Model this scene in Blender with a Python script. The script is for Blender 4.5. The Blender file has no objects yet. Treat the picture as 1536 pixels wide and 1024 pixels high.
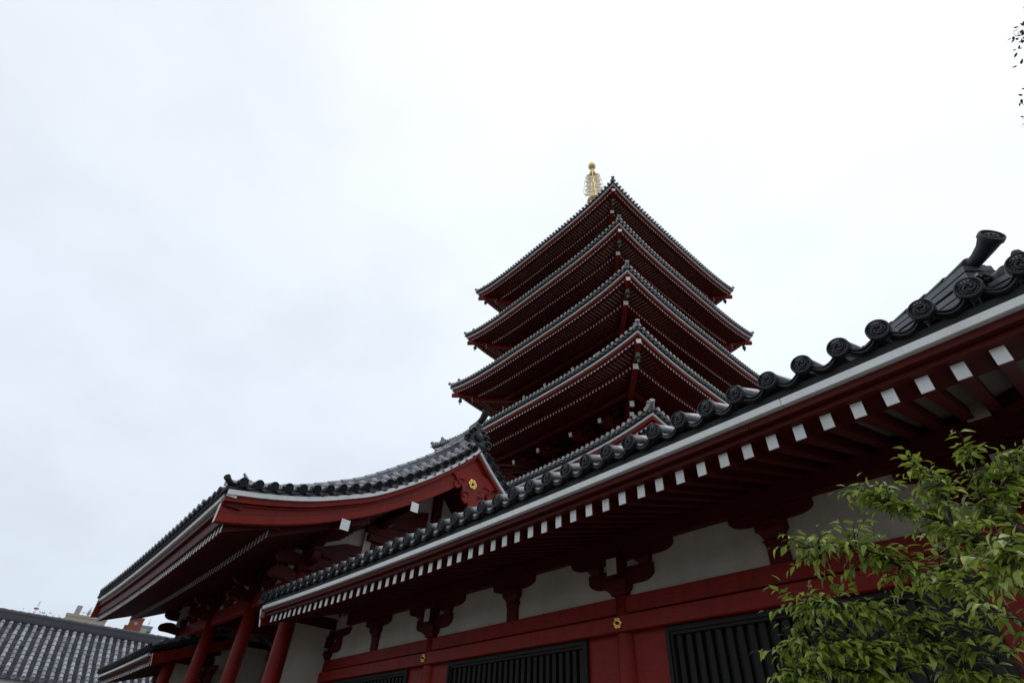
import bpy, bmesh, math, random
from math import sin, cos, pi, radians, sqrt, atan2
from mathutils import Vector, Matrix
random.seed(7)
S = bpy.context.scene
COL = S.collection
EYE = 1.6                                  # all heights below are measured from the eye; the builder adds this

# ---------------------------------------------------------------- camera
def setup_camera():
    h, p, r = radians(50.853), radians(39.839), radians(3.7255)
    f = Vector((-sin(h)*cos(p), cos(h)*cos(p), sin(p)))
    rt = Vector((cos(h), sin(h), 0)); up = rt.cross(f)
    c, s = cos(r), sin(r)
    R = c*rt + s*up; U = -s*rt + c*up
    m = Matrix(((R.x, U.x, -f.x, 0), (R.y, U.y, -f.y, 0), (R.z, U.z, -f.z, EYE), (0, 0, 0, 1)))
    cd = bpy.data.cameras.new('camera'); cd.lens = 18.721; cd.sensor_width = 36; cd.sensor_fit = 'HORIZONTAL'
    cd.clip_start = 0.05; cd.clip_end = 6000
    o = bpy.data.objects.new('camera', cd); o.matrix_world = m; COL.objects.link(o); S.camera = o
setup_camera()

# ---------------------------------------------------------------- sky, sun, exposure
SUN_EL, SUN_AZ = 62.0, 20.0                # a veiled sun high over the right of the picture (azimuth from +Y towards +X)
def setup_light():
    w = bpy.data.worlds.new("World"); S.world = w; w.use_nodes = True
    nt = w.node_tree; N = nt.nodes; L = nt.links; N.clear()
    out = N.new('ShaderNodeOutputWorld'); bg = N.new('ShaderNodeBackground'); bg.inputs['Strength'].default_value = 0.1
    sky = N.new('ShaderNodeTexSky'); sky.sky_type = 'NISHITA'; sky.sun_disc = False
    sky.sun_elevation = radians(SUN_EL); sky.sun_rotation = radians(SUN_AZ)
    sky.air_density = 1.0; sky.dust_density = 2.0
    tc = N.new('ShaderNodeTexCoord')
    sep = N.new('ShaderNodeSeparateXYZ'); L.new(tc.outputs['Generated'], sep.inputs[0])
    # overcast cloud deck: brighter towards the zenith, soft grey patches
    mr = N.new('ShaderNodeMapRange'); mr.inputs[1].default_value = -0.02; mr.inputs[2].default_value = 0.95
    mr.inputs[3].default_value = 0.0; mr.inputs[4].default_value = 1.0; L.new(sep.outputs['Z'], mr.inputs[0])
    ramp = N.new('ShaderNodeValToRGB'); L.new(mr.outputs[0], ramp.inputs[0])
    e = ramp.color_ramp.elements
    e[0].position = 0.0; e[0].color = (0.60, 0.67, 0.75, 1)
    e[1].position = 1.0; e[1].color = (0.95, 0.985, 1.03, 1)
    for pos, c in ((0.18, (0.765, 0.85, 0.955, 1)), (0.40, (0.845, 0.925, 1.035, 1)), (0.65, (0.885, 0.955, 1.05, 1))):
        k = e.new(pos); k.color = c
    # glow of the veiled sun
    dirv = (cos(radians(SUN_EL))*sin(radians(SUN_AZ)), cos(radians(SUN_EL))*cos(radians(SUN_AZ)), sin(radians(SUN_EL)))
    dot = N.new('ShaderNodeVectorMath'); dot.operation = 'DOT_PRODUCT'; dot.inputs[1].default_value = dirv
    L.new(tc.outputs['Generated'], dot.inputs[0])
    gl = N.new('ShaderNodeMapRange'); gl.interpolation_type = 'SMOOTHSTEP'
    gl.inputs[1].default_value = 0.35; gl.inputs[2].default_value = 1.0; gl.inputs[3].default_value = 0.96; gl.inputs[4].default_value = 1.10
    L.new(dot.outputs['Value'], gl.inputs[0])
    # clouds: noise on the direction flattened like a deck
    div = N.new('ShaderNodeMath'); div.operation = 'ADD'; div.inputs[1].default_value = 0.35; L.new(sep.outputs['Z'], div.inputs[0])
    comb = N.new('ShaderNodeCombineXYZ')
    for a in ('X', 'Y'):
        d = N.new('ShaderNodeMath'); d.operation = 'DIVIDE'; L.new(sep.outputs[a], d.inputs[0]); L.new(div.outputs[0], d.inputs[1]); L.new(d.outputs[0], comb.inputs[a])
    no = N.new('ShaderNodeTexNoise'); no.inputs['Scale'].default_value = 3.4; no.inputs['Detail'].default_value = 5; no.inputs['Roughness'].default_value = 0.5
    L.new(comb.outputs[0], no.inputs['Vector'])
    nm = N.new('ShaderNodeMapRange'); nm.interpolation_type = 'SMOOTHSTEP'
    nm.inputs[1].default_value = 0.32; nm.inputs[2].default_value = 0.62; nm.inputs[3].default_value = 0.94; nm.inputs[4].default_value = 1.01
    L.new(no.outputs['Fac'], nm.inputs[0])
    mul = N.new('ShaderNodeMath'); mul.operation = 'MULTIPLY'; L.new(gl.outputs[0], mul.inputs[0]); L.new(nm.outputs[0], mul.inputs[1])
    mu2 = N.new('ShaderNodeMath'); mu2.operation = 'MULTIPLY'; mu2.inputs[1].default_value = 10.25; L.new(mul.outputs[0], mu2.inputs[0])
    sc = N.new('ShaderNodeVectorMath'); sc.operation = 'SCALE'; L.new(ramp.outputs[0], sc.inputs[0]); L.new(mu2.outputs[0], sc.inputs['Scale'])
    mx = N.new('ShaderNodeMixRGB'); mx.inputs[0].default_value = 0.94
    L.new(sky.outputs[0], mx.inputs[1]); L.new(sc.outputs[0], mx.inputs[2])
    L.new(mx.outputs[0], bg.inputs['Color']); L.new(bg.outputs[0], out.inputs['Surface'])
    sd = bpy.data.lights.new('sun', 'SUN'); sd.energy = 0.5; sd.angle = radians(25); sd.color = (1, 0.97, 0.93)
    so = bpy.data.objects.new('sun', sd); COL.objects.link(so); so.location = (20, 20, 60)
    so.rotation_euler = Vector(dirv).to_track_quat('Z', 'Y').to_euler()
    v = S.view_settings; v.view_transform = 'Standard'; v.look = 'None'; v.exposure = 0.0; v.gamma = 1.0; v.use_curve_mapping = False
setup_light()
try:
    S.cycles.max_bounces = 8; S.cycles.diffuse_bounces = 4; S.cycles.use_denoising = True
except Exception: pass

# ---------------------------------------------------------------- materials
def mat(name, col, rough=0.6, metal=0.0, var=0.25, scale=3.0, detail=6, bump=0.0, bscale=40.0, rand=0.0, spec=0.5, stretch=(1, 1, 1), col2=None, trans=0.0, grime=0.0, grain=0.0, orand=0.0, gcol=(0.5, 0.46, 0.40), streak=9):
    m = bpy.data.materials.new(name); m.use_nodes = True; nt = m.node_tree; N = nt.nodes; L = nt.links
    b = N['Principled BSDF']; b.inputs['Roughness'].default_value = rough; b.inputs['Metallic'].default_value = metal
    b.inputs['Specular IOR Level'].default_value = spec
    tc = N.new('ShaderNodeTexCoord'); mp = N.new('ShaderNodeMapping'); mp.inputs['Scale'].default_value = stretch
    geo = N.new('ShaderNodeNewGeometry')
    L.new(geo.outputs['Position'], mp.inputs['Vector'])
    no = N.new('ShaderNodeTexNoise'); no.inputs['Scale'].default_value = scale; no.inputs['Detail'].default_value = detail; no.inputs['Roughness'].default_value = 0.6
    L.new(mp.outputs[0], no.inputs['Vector'])
    mr = N.new('ShaderNodeMapRange'); mr.inputs[1].default_value = 0.25; mr.inputs[2].default_value = 0.75; mr.inputs[3].default_value = 0; mr.inputs[4].default_value = 1
    L.new(no.outputs['Fac'], mr.inputs[0])
    fac = mr.outputs[0]
    if rand > 0:
        oi = N.new('ShaderNodeObjectInfo'); ri = N.new('ShaderNodeMath'); ri.operation = 'MULTIPLY_ADD'
        isl = geo.outputs['Random Per Island']
        ri.inputs[1].default_value = rand; L.new(isl, ri.inputs[0])
        a = N.new('ShaderNodeMath'); a.operation = 'MULTIPLY_ADD'; a.inputs[1].default_value = 1-rand; L.new(mr.outputs[0], a.inputs[0]); a.inputs[2].default_value = 0.0
        L.new(a.outputs[0], ri.inputs[2]); fac = ri.outputs[0]
    mx = N.new('ShaderNodeMixRGB'); L.new(fac, mx.inputs[0])
    c2 = col2 or tuple(min(1, c*(1+var)) for c in col); c1 = tuple(c*(1-var) for c in col) if not col2 else col
    mx.inputs[1].default_value = (*c1, 1); mx.inputs[2].default_value = (*c2, 1)
    colo = mx.outputs[0]
    def mult(colo, fac_socket, c):
        k = N.new('ShaderNodeMixRGB'); k.blend_type = 'MULTIPLY'; k.inputs[2].default_value = (*c, 1)
        L.new(fac_socket, k.inputs[0]); L.new(colo, k.inputs[1]); return k.outputs[0]
    def noise_mask(scl, sx, lo, hi, amount, det=5):
        m2 = N.new('ShaderNodeMapping'); m2.inputs['Scale'].default_value = sx; L.new(geo.outputs['Position'], m2.inputs['Vector'])
        q = N.new('ShaderNodeTexNoise'); q.inputs['Scale'].default_value = scl; q.inputs['Detail'].default_value = det; q.inputs['Roughness'].default_value = 0.65; L.new(m2.outputs[0], q.inputs['Vector'])
        z = N.new('ShaderNodeMapRange'); z.inputs[1].default_value = lo; z.inputs[2].default_value = hi; z.inputs[3].default_value = 0; z.inputs[4].default_value = amount; L.new(q.outputs['Fac'], z.inputs[0]); return z.outputs[0]
    if grime > 0:
        colo = mult(colo, noise_mask(1.0, (streak, streak, .9), .46, .72, grime), gcol)            # runs left by rain
        colo = mult(colo, noise_mask(1.3, (1, 1, 1), .48, .70, grime*.8), gcol)           # patches
        colo = mult(colo, noise_mask(26, (1, 1, 1), .60, .68, grime*.7, 2), (.45, .42, .38))   # specks and chips
    if grain > 0:
        colo = mult(colo, noise_mask(3.0, (.8, 22, 22), .42, .70, grain, 7), (.55, .5, .5))    # fibres along the timber
    if orand > 0:
        oi = N.new('ShaderNodeObjectInfo'); z = N.new('ShaderNodeMath'); z.operation = 'MULTIPLY'; z.inputs[1].default_value = orand; L.new(oi.outputs['Random'], z.inputs[0])
        colo = mult(colo, z.outputs[0], (.55, .53, .48))
    L.new(colo, b.inputs['Base Color'])
    r2 = N.new('ShaderNodeMapRange'); r2.inputs[3].default_value = max(0.05, rough-0.12); r2.inputs[4].default_value = min(1, rough+0.12)
    L.new(no.outputs['Fac'], r2.inputs[0]); L.new(r2.outputs[0], b.inputs['Roughness'])
    if bump > 0:
        n2 = N.new('ShaderNodeTexNoise'); n2.inputs['Scale'].default_value = bscale; n2.inputs['Detail'].default_value = 4; L.new(mp.outputs[0], n2.inputs['Vector'])
        bu = N.new('ShaderNodeBump'); bu.inputs['Strength'].default_value = bump; bu.inputs['Distance'].default_value = 0.01
        L.new(n2.outputs['Fac'], bu.inputs['Height']); L.new(bu.outputs[0], b.inputs['Normal'])
    if trans > 0:
        tr = N.new('ShaderNodeBsdfTranslucent'); ms = N.new('ShaderNodeMixShader'); ms.inputs[0].default_value = trans
        L.new(mx.outputs[0], tr.inputs['Color']); L.new(b.outputs[0], ms.inputs[1]); L.new(tr.outputs[0], ms.inputs[2])
        L.new(ms.outputs[0], N['Material Output'].inputs['Surface'])
    return m

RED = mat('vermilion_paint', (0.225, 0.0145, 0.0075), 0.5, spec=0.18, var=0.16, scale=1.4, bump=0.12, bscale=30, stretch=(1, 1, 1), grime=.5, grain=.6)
REDP_ = mat('vermilion_paint_pagoda_shade', (0.115, 0.0115, 0.0085), 0.6, var=0.2, scale=2.0, spec=0.2, grain=.3)  # vermilion darkened for the pagoda's undersides, their shade held in the colour
REDD = mat('vermilion_paint_eave_shade', (0.080, 0.0072, 0.0045), 0.6, var=0.2, scale=2.0, spec=0.2, grain=.4, orand=.3)  # same vermilion, darkened: the shade under the eaves is put into the colour
WHITE = mat('white_paint', (0.77, 0.78, 0.76), 0.65, var=0.05, scale=5, grime=.20, orand=.28)
PLASTER = mat('plaster', (0.49, 0.445, 0.37), 0.9, var=0.12, scale=1.6, bump=0.25, bscale=35, grime=.32, gcol=(.66, .58, .48), streak=3)
TILE = mat('roof_tile', (0.24, 0.245, 0.268), 0.40, metal=0.35, var=0.45, scale=6.0, rand=0.55, bump=0.2, bscale=50, grime=.4, orand=.3, gcol=(.6, .62, .58))
TILES = mat('silvery_roof_tile', (0.36, 0.365, 0.395), 0.42, metal=0.15, var=0.25, scale=7.0, rand=0.4, bump=0.15, bscale=60, grime=.4, orand=.45)
TILED = mat('roof_tile_shaded', (0.022, 0.0235, 0.027), 0.45, spec=0.35, var=0.3, scale=9.0, bump=0.25, bscale=70, grime=.3, orand=.55)  # tile darkened: the shade on outward end faces is put into the colour
TILEP = mat('pagoda_tile', (0.27, 0.27, 0.255), 0.55, var=0.4, scale=3.0, rand=0.5)
TILEPAN = mat('old_pan_tile', (0.028, 0.029, 0.034), 0.6, var=0.4, scale=2.0, rand=0.6, col2=(0.11, 0.112, 0.13))
TILEL = mat('old_roof_tile', (0.11, 0.112, 0.12), 0.6, var=0.4, scale=2.0, rand=0.65, col2=(0.42, 0.43, 0.47), bump=0.2, bscale=20)
SOFF = mat('aged_soffit_board', (0.20, 0.175, 0.135), 0.9, var=0.15, scale=2.0, grime=.3)
TILEH = mat('dark_ridge_tile', (0.12, 0.124, 0.138), 0.42, metal=0.3, var=0.3, scale=6.0, rand=0.6, bump=0.2, bscale=50, grime=.4)
BLACKW = mat('black_batten', (0.012, 0.014, 0.013), 0.7, var=0.3)
LATT = mat('dark_lattice', (0.020, 0.017, 0.015), 0.65, spec=0.2, var=0.25, scale=4, stretch=(6, 6, 0.6), bump=0.2, bscale=20, grime=.3)
LATB = mat('lattice_backing', (0.04, 0.05, 0.047), 0.7, var=0.2, scale=2)
GOLD = mat('gold_leaf', (0.72, 0.46, 0.12), 0.32, metal=1.0, var=0.15, scale=8)
GOLDP = mat('finial_gold', (0.80, 0.62, 0.30), 0.4, metal=0.7, var=0.2, scale=3)
BRONZE = mat('green_bronze', (0.07, 0.13, 0.085), 0.55, metal=0.4, var=0.3, scale=9)
BARK = mat('bark', (0.026, 0.022, 0.019), 0.9, var=0.4, scale=14, bump=0.6, bscale=40)
LEAF = mat('leaf', (0.10, 0.165, 0.02), 0.33, var=0.5, scale=2.0, rand=0.8, col2=(0.36, 0.45, 0.065), trans=0.4, spec=.6)
LEAFY = mat('young_leaf', (0.19, 0.27, 0.03), 0.34, var=0.4, scale=2.0, rand=0.8, col2=(0.40, 0.46, 0.07), trans=0.45)
LEAFD = mat('dark_leaf', (0.02, 0.032, 0.012), 0.5, rand=0.7, col2=(0.05, 0.075, 0.025), trans=0.25)
GRAVEL = mat('gravel', (0.13, 0.125, 0.115), 0.95, var=0.3, scale=8, bump=0.5, bscale=60)
STONE = mat('stone', (0.24, 0.235, 0.22), 0.9, var=0.2, scale=3, bump=0.3, bscale=30)

# ---------------------------------------------------------------- mesh builder
WLOC = {}
SC = 1.0                                   # size factor (about the eye) used while a building is laid out
class MB:
    def __init__(s): s.v = []; s.f = []; s.m = []; s.sm = []; s.k = 0; s.smooth = False
    def add(s, vs, fs, k=None, smooth=None):
        o = len(s.v); s.v += [tuple(v) for v in vs]
        for f in fs:
            s.f.append([o+i for i in f]); s.m.append(s.k if k is None else k); s.sm.append(s.smooth if smooth is None else smooth)
        return s
    def box(s, x0, x1, y0, y1, z0, z1, k=None):
        vs = [(x, y, z) for z in (z0, z1) for y in (y0, y1) for x in (x0, x1)]
        return s.add(vs, [(0, 2, 3, 1), (4, 5, 7, 6), (0, 1, 5, 4), (2, 6, 7, 3), (0, 4, 6, 2), (1, 3, 7, 5)], k)
    def loft(s, secs, k=None, caps=True, closed=True, smooth=None, capk=None):
        n = len(secs[0]); vs = [p for q in secs for p in q]; fs = []
        for i in range(len(secs)-1):
            for j in range(n if closed else n-1):
                a = i*n+j; b = i*n+(j+1) % n; fs.append((a, b, b+n, a+n))
        s.add(vs, fs, k, smooth)
        if caps and closed:
            s.add(secs[0], [tuple(range(n))[::-1]], k if capk is None else capk, False)
            s.add(secs[-1], [tuple(range(n))], k if capk is None else capk, False)
        return s
    def prism(s, poly, fn0, fn1, k=None):                 # poly of 2-D points, two mappings to 3-D
        return s.loft([[fn0(p) for p in poly], [fn1(p) for p in poly]], k)
    def bar(s, a, b, w, h, up=(0, 0, 1), k=None, endk=None):
        a = Vector(a); b = Vector(b); d = (b-a).normalized(); r = d.cross(Vector(up)).normalized(); u = r.cross(d)
        q = [(-w/2, -h/2), (w/2, -h/2), (w/2, h/2), (-w/2, h/2)]
        A = [a+r*x+u*y for x, y in q]; B = [b+r*x+u*y for x, y in q]
        s.loft([A, B], k, caps=False); s.add(A, [(3, 2, 1, 0)], k if endk is None else endk); s.add(B, [(0, 1, 2, 3)], k)
        return s
    def tube(s, pts, rad, n=8, k=None, smooth=True, caps=True):
        pts = [Vector(p) for p in pts]; secs = []; ref = Vector((0, 0, 1))
        for i, p in enumerate(pts):
            d = (pts[min(i+1, len(pts)-1)]-pts[max(i-1, 0)]).normalized()
            r = ref - d*ref.dot(d)
            if r.length < 0.1: r = Vector((1, 0, 0)) - d*d.x
            r.normalize(); q = d.cross(r); R = rad[i] if isinstance(rad, (list, tuple)) else rad
            secs.append([p + (r*cos(2*pi*j/n)+q*sin(2*pi*j/n))*R for j in range(n)])
        return s.loft(secs, k, caps, True, smooth)
    def lathe(s, prof, c=(0, 0, 0), axis='Z', n=16, k=None, smooth=True):
        secs = []
        for r, h in prof:
            r = max(r, 1e-4); ring = []
            for j in range(n):
                a = 2*pi*j/n; x, y = r*cos(a), r*sin(a)
                ring.append((c[0]+x, c[1]+y, c[2]+h) if axis == 'Z' else ((c[0]+x, c[1]+h, c[2]+y) if axis == 'Y' else (c[0]+h, c[1]+x, c[2]+y)))
            secs.append(ring)
        return s.loft(secs, k, True, True, smooth)
    def xform(s, M):
        s.v = [tuple(M @ Vector(v)) for v in s.v]; return s
    def merge(s, o, M=None):
        off = len(s.v); s.v += [tuple(M @ Vector(v)) for v in o.v] if M else list(o.v)
        s.f += [[i+off for i in f] for f in o.f]; s.m += o.m; s.sm += o.sm; return s
    def build(s, name, mats, parent=None, bevel=0.0, weld=True, local=False):
        me = bpy.data.meshes.new(name)
        off = Vector((0, 0, 0))
        if parent is not None and not local: off = WLOC.get(parent.name, Vector((0, 0, 0)))
        dz = 0 if local else EYE
        q = 1.0 if local else SC
        me.from_pydata([(v[0]*q-off.x, v[1]*q-off.y, v[2]*q+dz-off.z) for v in s.v], [], s.f)
        if not isinstance(mats, (list, tuple)): mats = [mats]
        for m in mats: me.materials.append(m)
        me.polygons.foreach_set('material_index', s.m); me.polygons.foreach_set('use_smooth', s.sm)
        bm = bmesh.new(); bm.from_mesh(me)
        if weld: bmesh.ops.remove_doubles(bm, verts=bm.verts, dist=1e-5)
        bmesh.ops.recalc_face_normals(bm, faces=bm.faces)
        if bevel > 0:
            ed = [e for e in bm.edges if len(e.link_faces) == 2 and e.calc_face_angle(0) > 0.5]
            bmesh.ops.bevel(bm, geom=ed, offset=bevel, segments=1, affect='EDGES', clamp_overlap=True)
        bm.to_mesh(me); bm.free(); me.update()
        o = bpy.data.objects.new(name, me); COL.objects.link(o)
        if parent is not None:
            o.parent = parent; WLOC[o.name] = Vector(WLOC.get(parent.name, (0, 0, 0)))
        else: WLOC[o.name] = Vector((0, 0, 0))
        return o

def thing(name, label, cat, loc=(0, 0, 0), group=None):
    o = bpy.data.objects.new(name, None); COL.objects.link(o); o.location = loc; o.empty_display_size = 0.3
    o['label'] = label; o['category'] = cat
    if group: o['group'] = group
    WLOC[o.name] = Vector(loc); return o
def place(src, parent, loc, rot=None):                  # a copy of a part at a world place (height from the eye)
    c = src.copy(); COL.objects.link(c); c.parent = parent
    c.location = Vector((loc[0]*SC, loc[1]*SC, loc[2]*SC+EYE)) - WLOC[parent.name]
    if rot: c.rotation_euler = rot
    WLOC[c.name] = WLOC[parent.name] + c.location
    return c
def first(o, parent, loc, rot=None):                    # moves the first of a kind to its place
    o.parent = parent; o.location = Vector((loc[0]*SC, loc[1]*SC, loc[2]*SC+EYE)) - WLOC[parent.name]; o.scale = (SC, SC, SC)
    if rot: o.rotation_euler = rot
    WLOC[o.name] = WLOC[parent.name] + o.location
    return o
class Repeater:                                         # first call moves the original, later calls copy it
    def __init__(s, o): s.o = o; s.used = False
    def __call__(s, parent, loc, rot=None):
        if not s.used: s.used = True; return first(s.o, parent, loc, rot)
        return place(s.o, parent, loc, rot)
def lin(a, b, n): return [a+(b-a)*i/(n-1) for i in range(n)]
def interp(pts, x):
    if x <= pts[0][0]:
        a, b = pts[0], pts[1]
    elif x >= pts[-1][0]:
        a, b = pts[-2], pts[-1]
    else:
        for a, b in zip(pts, pts[1:]):
            if a[0] <= x <= b[0]: break
    return a[1]+(b[1]-a[1])*(x-a[0])/(b[0]-a[0])
def smooth_interp(pts, x):                              # Catmull-Rom through the points
    if x <= pts[0][0] or x >= pts[-1][0]: return interp(pts, x)
    for i in range(len(pts)-1):
        if pts[i][0] <= x <= pts[i+1][0]: break
    p1, p2 = pts[i], pts[i+1]; p0 = pts[i-1] if i > 0 else None; p3 = pts[i+2] if i+2 < len(pts) else None
    h = p2[0]-p1[0]; t = (x-p1[0])/h; m = (p2[1]-p1[1])/h
    m1 = (p2[1]-p0[1])/(p2[0]-p0[0]) if p0 else m
    m2 = (p3[1]-p1[1])/(p3[0]-p1[0]) if p3 else m
    return (2*t**3-3*t*t+1)*p1[1] + (t**3-2*t*t+t)*h*m1 + (-2*t**3+3*t*t)*p2[1] + (t**3-t*t)*h*m2

def seg_barrels(m, pts, r0, r1, seg=.3, up=(0, 0, 1), n=8, k=None):
    """a row of separate cover tiles along a path, each a little wider at its near end"""
    P = [Vector(p) for p in pts]; L = [0]
    for a, b in zip(P, P[1:]): L.append(L[-1]+(b-a).length)
    def q(s):
        s = max(0, min(L[-1], s))
        for i in range(len(P)-1):
            if s <= L[i+1]+1e-9: return P[i].lerp(P[i+1], (s-L[i])/max(1e-9, L[i+1]-L[i]))
        return P[-1]
    cnt = max(1, round(L[-1]/seg)); d = L[-1]/cnt
    for i in range(cnt): half_barrel(m, q(i*d), q((i+1)*d+.01), r0, up, n, k, r1)
# ---------------------------------------------------------------- shared small shapes
def tile_disc(r, k=0, relief=True):
    """round end tile facing -Y, centre at origin: rim, ring of beads, three-comma whirl"""
    m = MB()
    m.lathe([(r, 0.03), (r, -0.004), (r*0.94, -0.012), (r*0.84, -0.012), (r*0.80, 0.002), (0.001, 0.002)], axis='Y', n=28, smooth=False)
    if relief:
        for i in range(18):
            a = 2*pi*i/18; c = (r*0.69*cos(a), 0.0, r*0.69*sin(a))
            m.lathe([(r*0.055, 0.003), (r*0.05, -0.006), (r*0.02, -0.010)], c=c, axis='Y', n=6)
        for j in range(3):
            secs = []
            for i in range(13):
                t = i/12; a = 2*pi*j/3 + t*3.3; rr = r*(0.20+0.36*t); w = r*(0.17*(1-t)**0.7+0.03); hgt = 0.013*(1-t*0.5)
                if i == 0: w = r*0.08
                d = Vector((cos(a), 0, sin(a)))
                secs.append([d*(rr-w)+Vector((0, 0.003, 0)), d*(rr-w*0.5)+Vector((0, -hgt, 0)), d*(rr+w*0.5)+Vector((0, -hgt, 0)), d*(rr+w)+Vector((0, 0.003, 0))])
            m.loft(secs, smooth=False)
    return m
def half_barrel(m, a, b, r, up, n=7, k=None, r2=None):
    a = Vector(a); b = Vector(b); d = (b-a).normalized(); u = Vector(up); u = (u-d*u.dot(d)).normalized(); s = d.cross(u)
    r2 = r2 or r
    A = [a+(s*cos(pi*j/(n-1))+u*sin(pi*j/(n-1)))*r for j in range(n)]
    B = [b+(s*cos(pi*j/(n-1))+u*sin(pi*j/(n-1)))*r2 for j in range(n)]
    m.loft([A, B], k, caps=True, closed=True, smooth=True)
def crest(r):
    """gilt six-petalled nail cover facing -Y, centre at origin"""
    m = MB()
    out = []
    for i in range(72):
        a = 2*pi*i/72; out.append((r*(0.80+0.20*abs(cos(3*a))**0.5)*cos(a), r*(0.80+0.20*abs(cos(3*a))**0.5)*sin(a)))
    m.loft([[(x, 0.0, z) for x, z in out], [(x, -0.010, z) for x, z in out], [(x*0.9, -0.016, z*0.9) for x, z in out]], smooth=False)
    for i in range(6):
        a = pi*i/3
        m.lathe([(r*0.13, -0.012), (r*0.11, -0.022), (0.001, -0.026)], c=(r*0.62*cos(a), 0, r*0.62*sin(a)), axis='Y', n=8)
        b = a+pi/6
        m.lathe([(r*0.11, -0.014), (r*0.10, -0.0165), (0.001, -0.0165)], c=(r*0.66*cos(b), 0, r*0.66*sin(b)), axis='Y', n=8, k=1)
    m.lathe([(r*0.34, -0.012), (r*0.34, -0.03), (r*0.28, -0.034), (0.001, -0.034)], axis='Y', n=6, smooth=False, k=1)
    m.lathe([(r*0.22, -0.030), (r*0.20, -0.05), (0.001, -0.062)], axis='Y', n=8)
    return m
def boat_arm(half, z0, z1, y0, y1, curl=0.14, lip=0.05):
    """bracket arm along X with curved undersides, centre at x = 0"""
    pts = [(-half, z1), (-half, z1-lip)]
    for i in range(1, 7):
        t = i/6*pi/2; pts.append((-half+curl*(1-cos(t)), z1-lip-(z1-lip-z0)*sin(t)))
    R = [(-x, z) for x, z in pts[::-1]]
    poly = pts+R
    return MB().prism(poly, lambda p: (p[0], y0, p[1]), lambda p: (p[0], y1, p[1]))
def bearing_block(m, w, d, z0, z1, cx=0, cy=0, taper=0.68):
    zm = z0+(z1-z0)*0.45; secs = []
    for t in (0, 0.25, 0.5, 0.75, 1):
        q = taper+(1-taper)*t**2; secs.append((q, z0+(zm-z0)*t))
    secs.append((1, z1))
    m.loft([[(cx-w/2*q, cy-d/2*q, z), (cx+w/2*q, cy-d/2*q, z), (cx+w/2*q, cy+d/2*q, z), (cx-w/2*q, cy+d/2*q, z)] for q, z in secs])

# ================================================================ ground
def ground():
    m = MB(); m.add([(-3000, -3000, -EYE), (3000, -3000, -EYE), (3000, 3000, -EYE), (-3000, 3000, -EYE)], [(0, 1, 2, 3)])
    o = m.build('ground', GRAVEL); o['kind'] = 'structure'
    m = MB(); m.add([(-60, 2.2, -EYE+.004), (30, 2.2, -EYE+.004), (30, 40, -EYE+.004), (-60, 40, -EYE+.004)], [(0, 1, 2, 3)])
    o = m.build('pavement', STONE); o['kind'] = 'structure'
ground()

# ================================================================ long halls (the near one and its twin beyond the gate)
YE = 3.66                                  # eave (rafter ends); the wall stands at 5.2
SL = 0.296                                 # slope of the rafters
ROOF = [(3.46, 2.375), (4.2, 2.66), (5.0, 3.03), (5.95, 3.52)]     # roof surface, eave to ridge
def hcurve(X, c=-4.80, k=2.61e-3): return k*(X-c)**2

def sweep_x(prof, xs, zc, k=None, m=None, smooth=False):
    m = m or MB(); m.loft([[(x, y, z+zc(x)) for y, z in prof] for x in xs], k, True, True, smooth); return m

def make_eave_tile(pitch, turn=0.0):
    """one bay of the eave: round end tile with its barrel, and the hanging pan tile to its right"""
    m = tile_disc(0.074).xform(Matrix.Rotation(turn, 4, 'Y'))
    half_barrel(m, (0, 0.02, 0), (0, 0.36, 0.135), 0.068, (0, 0, 1), 9, k=1)
    half_barrel(m, (0, 0.352, 0.125), (0, 0.78, 0.288), 0.070, (0, 0, 1), 9, k=1)
    for (r0, r1, y0, y1) in ((0, 0.040, 0.03, 0.055), (0.004, 0.013, 0.018, 0.034), (0.028, 0.037, 0.018, 0.034)):
        secs = []
        for i in range(13):
            t = -1+2*i/12; x = pitch/2+t*(pitch/2-0.035); z = -0.075+0.065*t*t
            secs.append([(x, y0, z-r1+0.01), (x, y0, z-r0+0.01), (x, y1, z-r0+0.01), (x, y1, z-r1+0.01)])
        m.loft(secs, smooth=False)
    secs = []
    for i in range(9):
        t = -1+2*i/8; x = pitch/2+t*(pitch/2-0.03); z = -0.075+0.065*t*t
        secs.append([(x, 0.03, z+0.011), (x, 0.80, z+0.30), (x, 0.80, z+0.275), (x, 0.03, z-0.012)])
    m.loft(secs, k=1, smooth=False)
    return m
def make_rafter(length, w=0.075, h=0.108, sl=SL, end_h=None):
    """rafter running inwards (+Y) and up, white painted front end centred at the origin"""
    m = MB()
    A = [(-w/2, 0, -h/2), (w/2, 0, -h/2), (w/2, 0, h/2), (-w/2, 0, h/2)]
    B = [(x, length, z+sl*length) for x, y, z in A]
    m.loft([A, B], 0, caps=False); m.add(B, [(0, 1, 2, 3)], 0)
    e = 0.0025
    m.add([(x*1.0, -e, z) for x, y, z in A]+[(x, 0.006, z) for x, y, z in A], [(3, 2, 1, 0), (0, 1, 5, 4), (1, 2, 6, 5), (2, 3, 7, 6), (3, 0, 4, 7)], 1)
    return m

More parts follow.
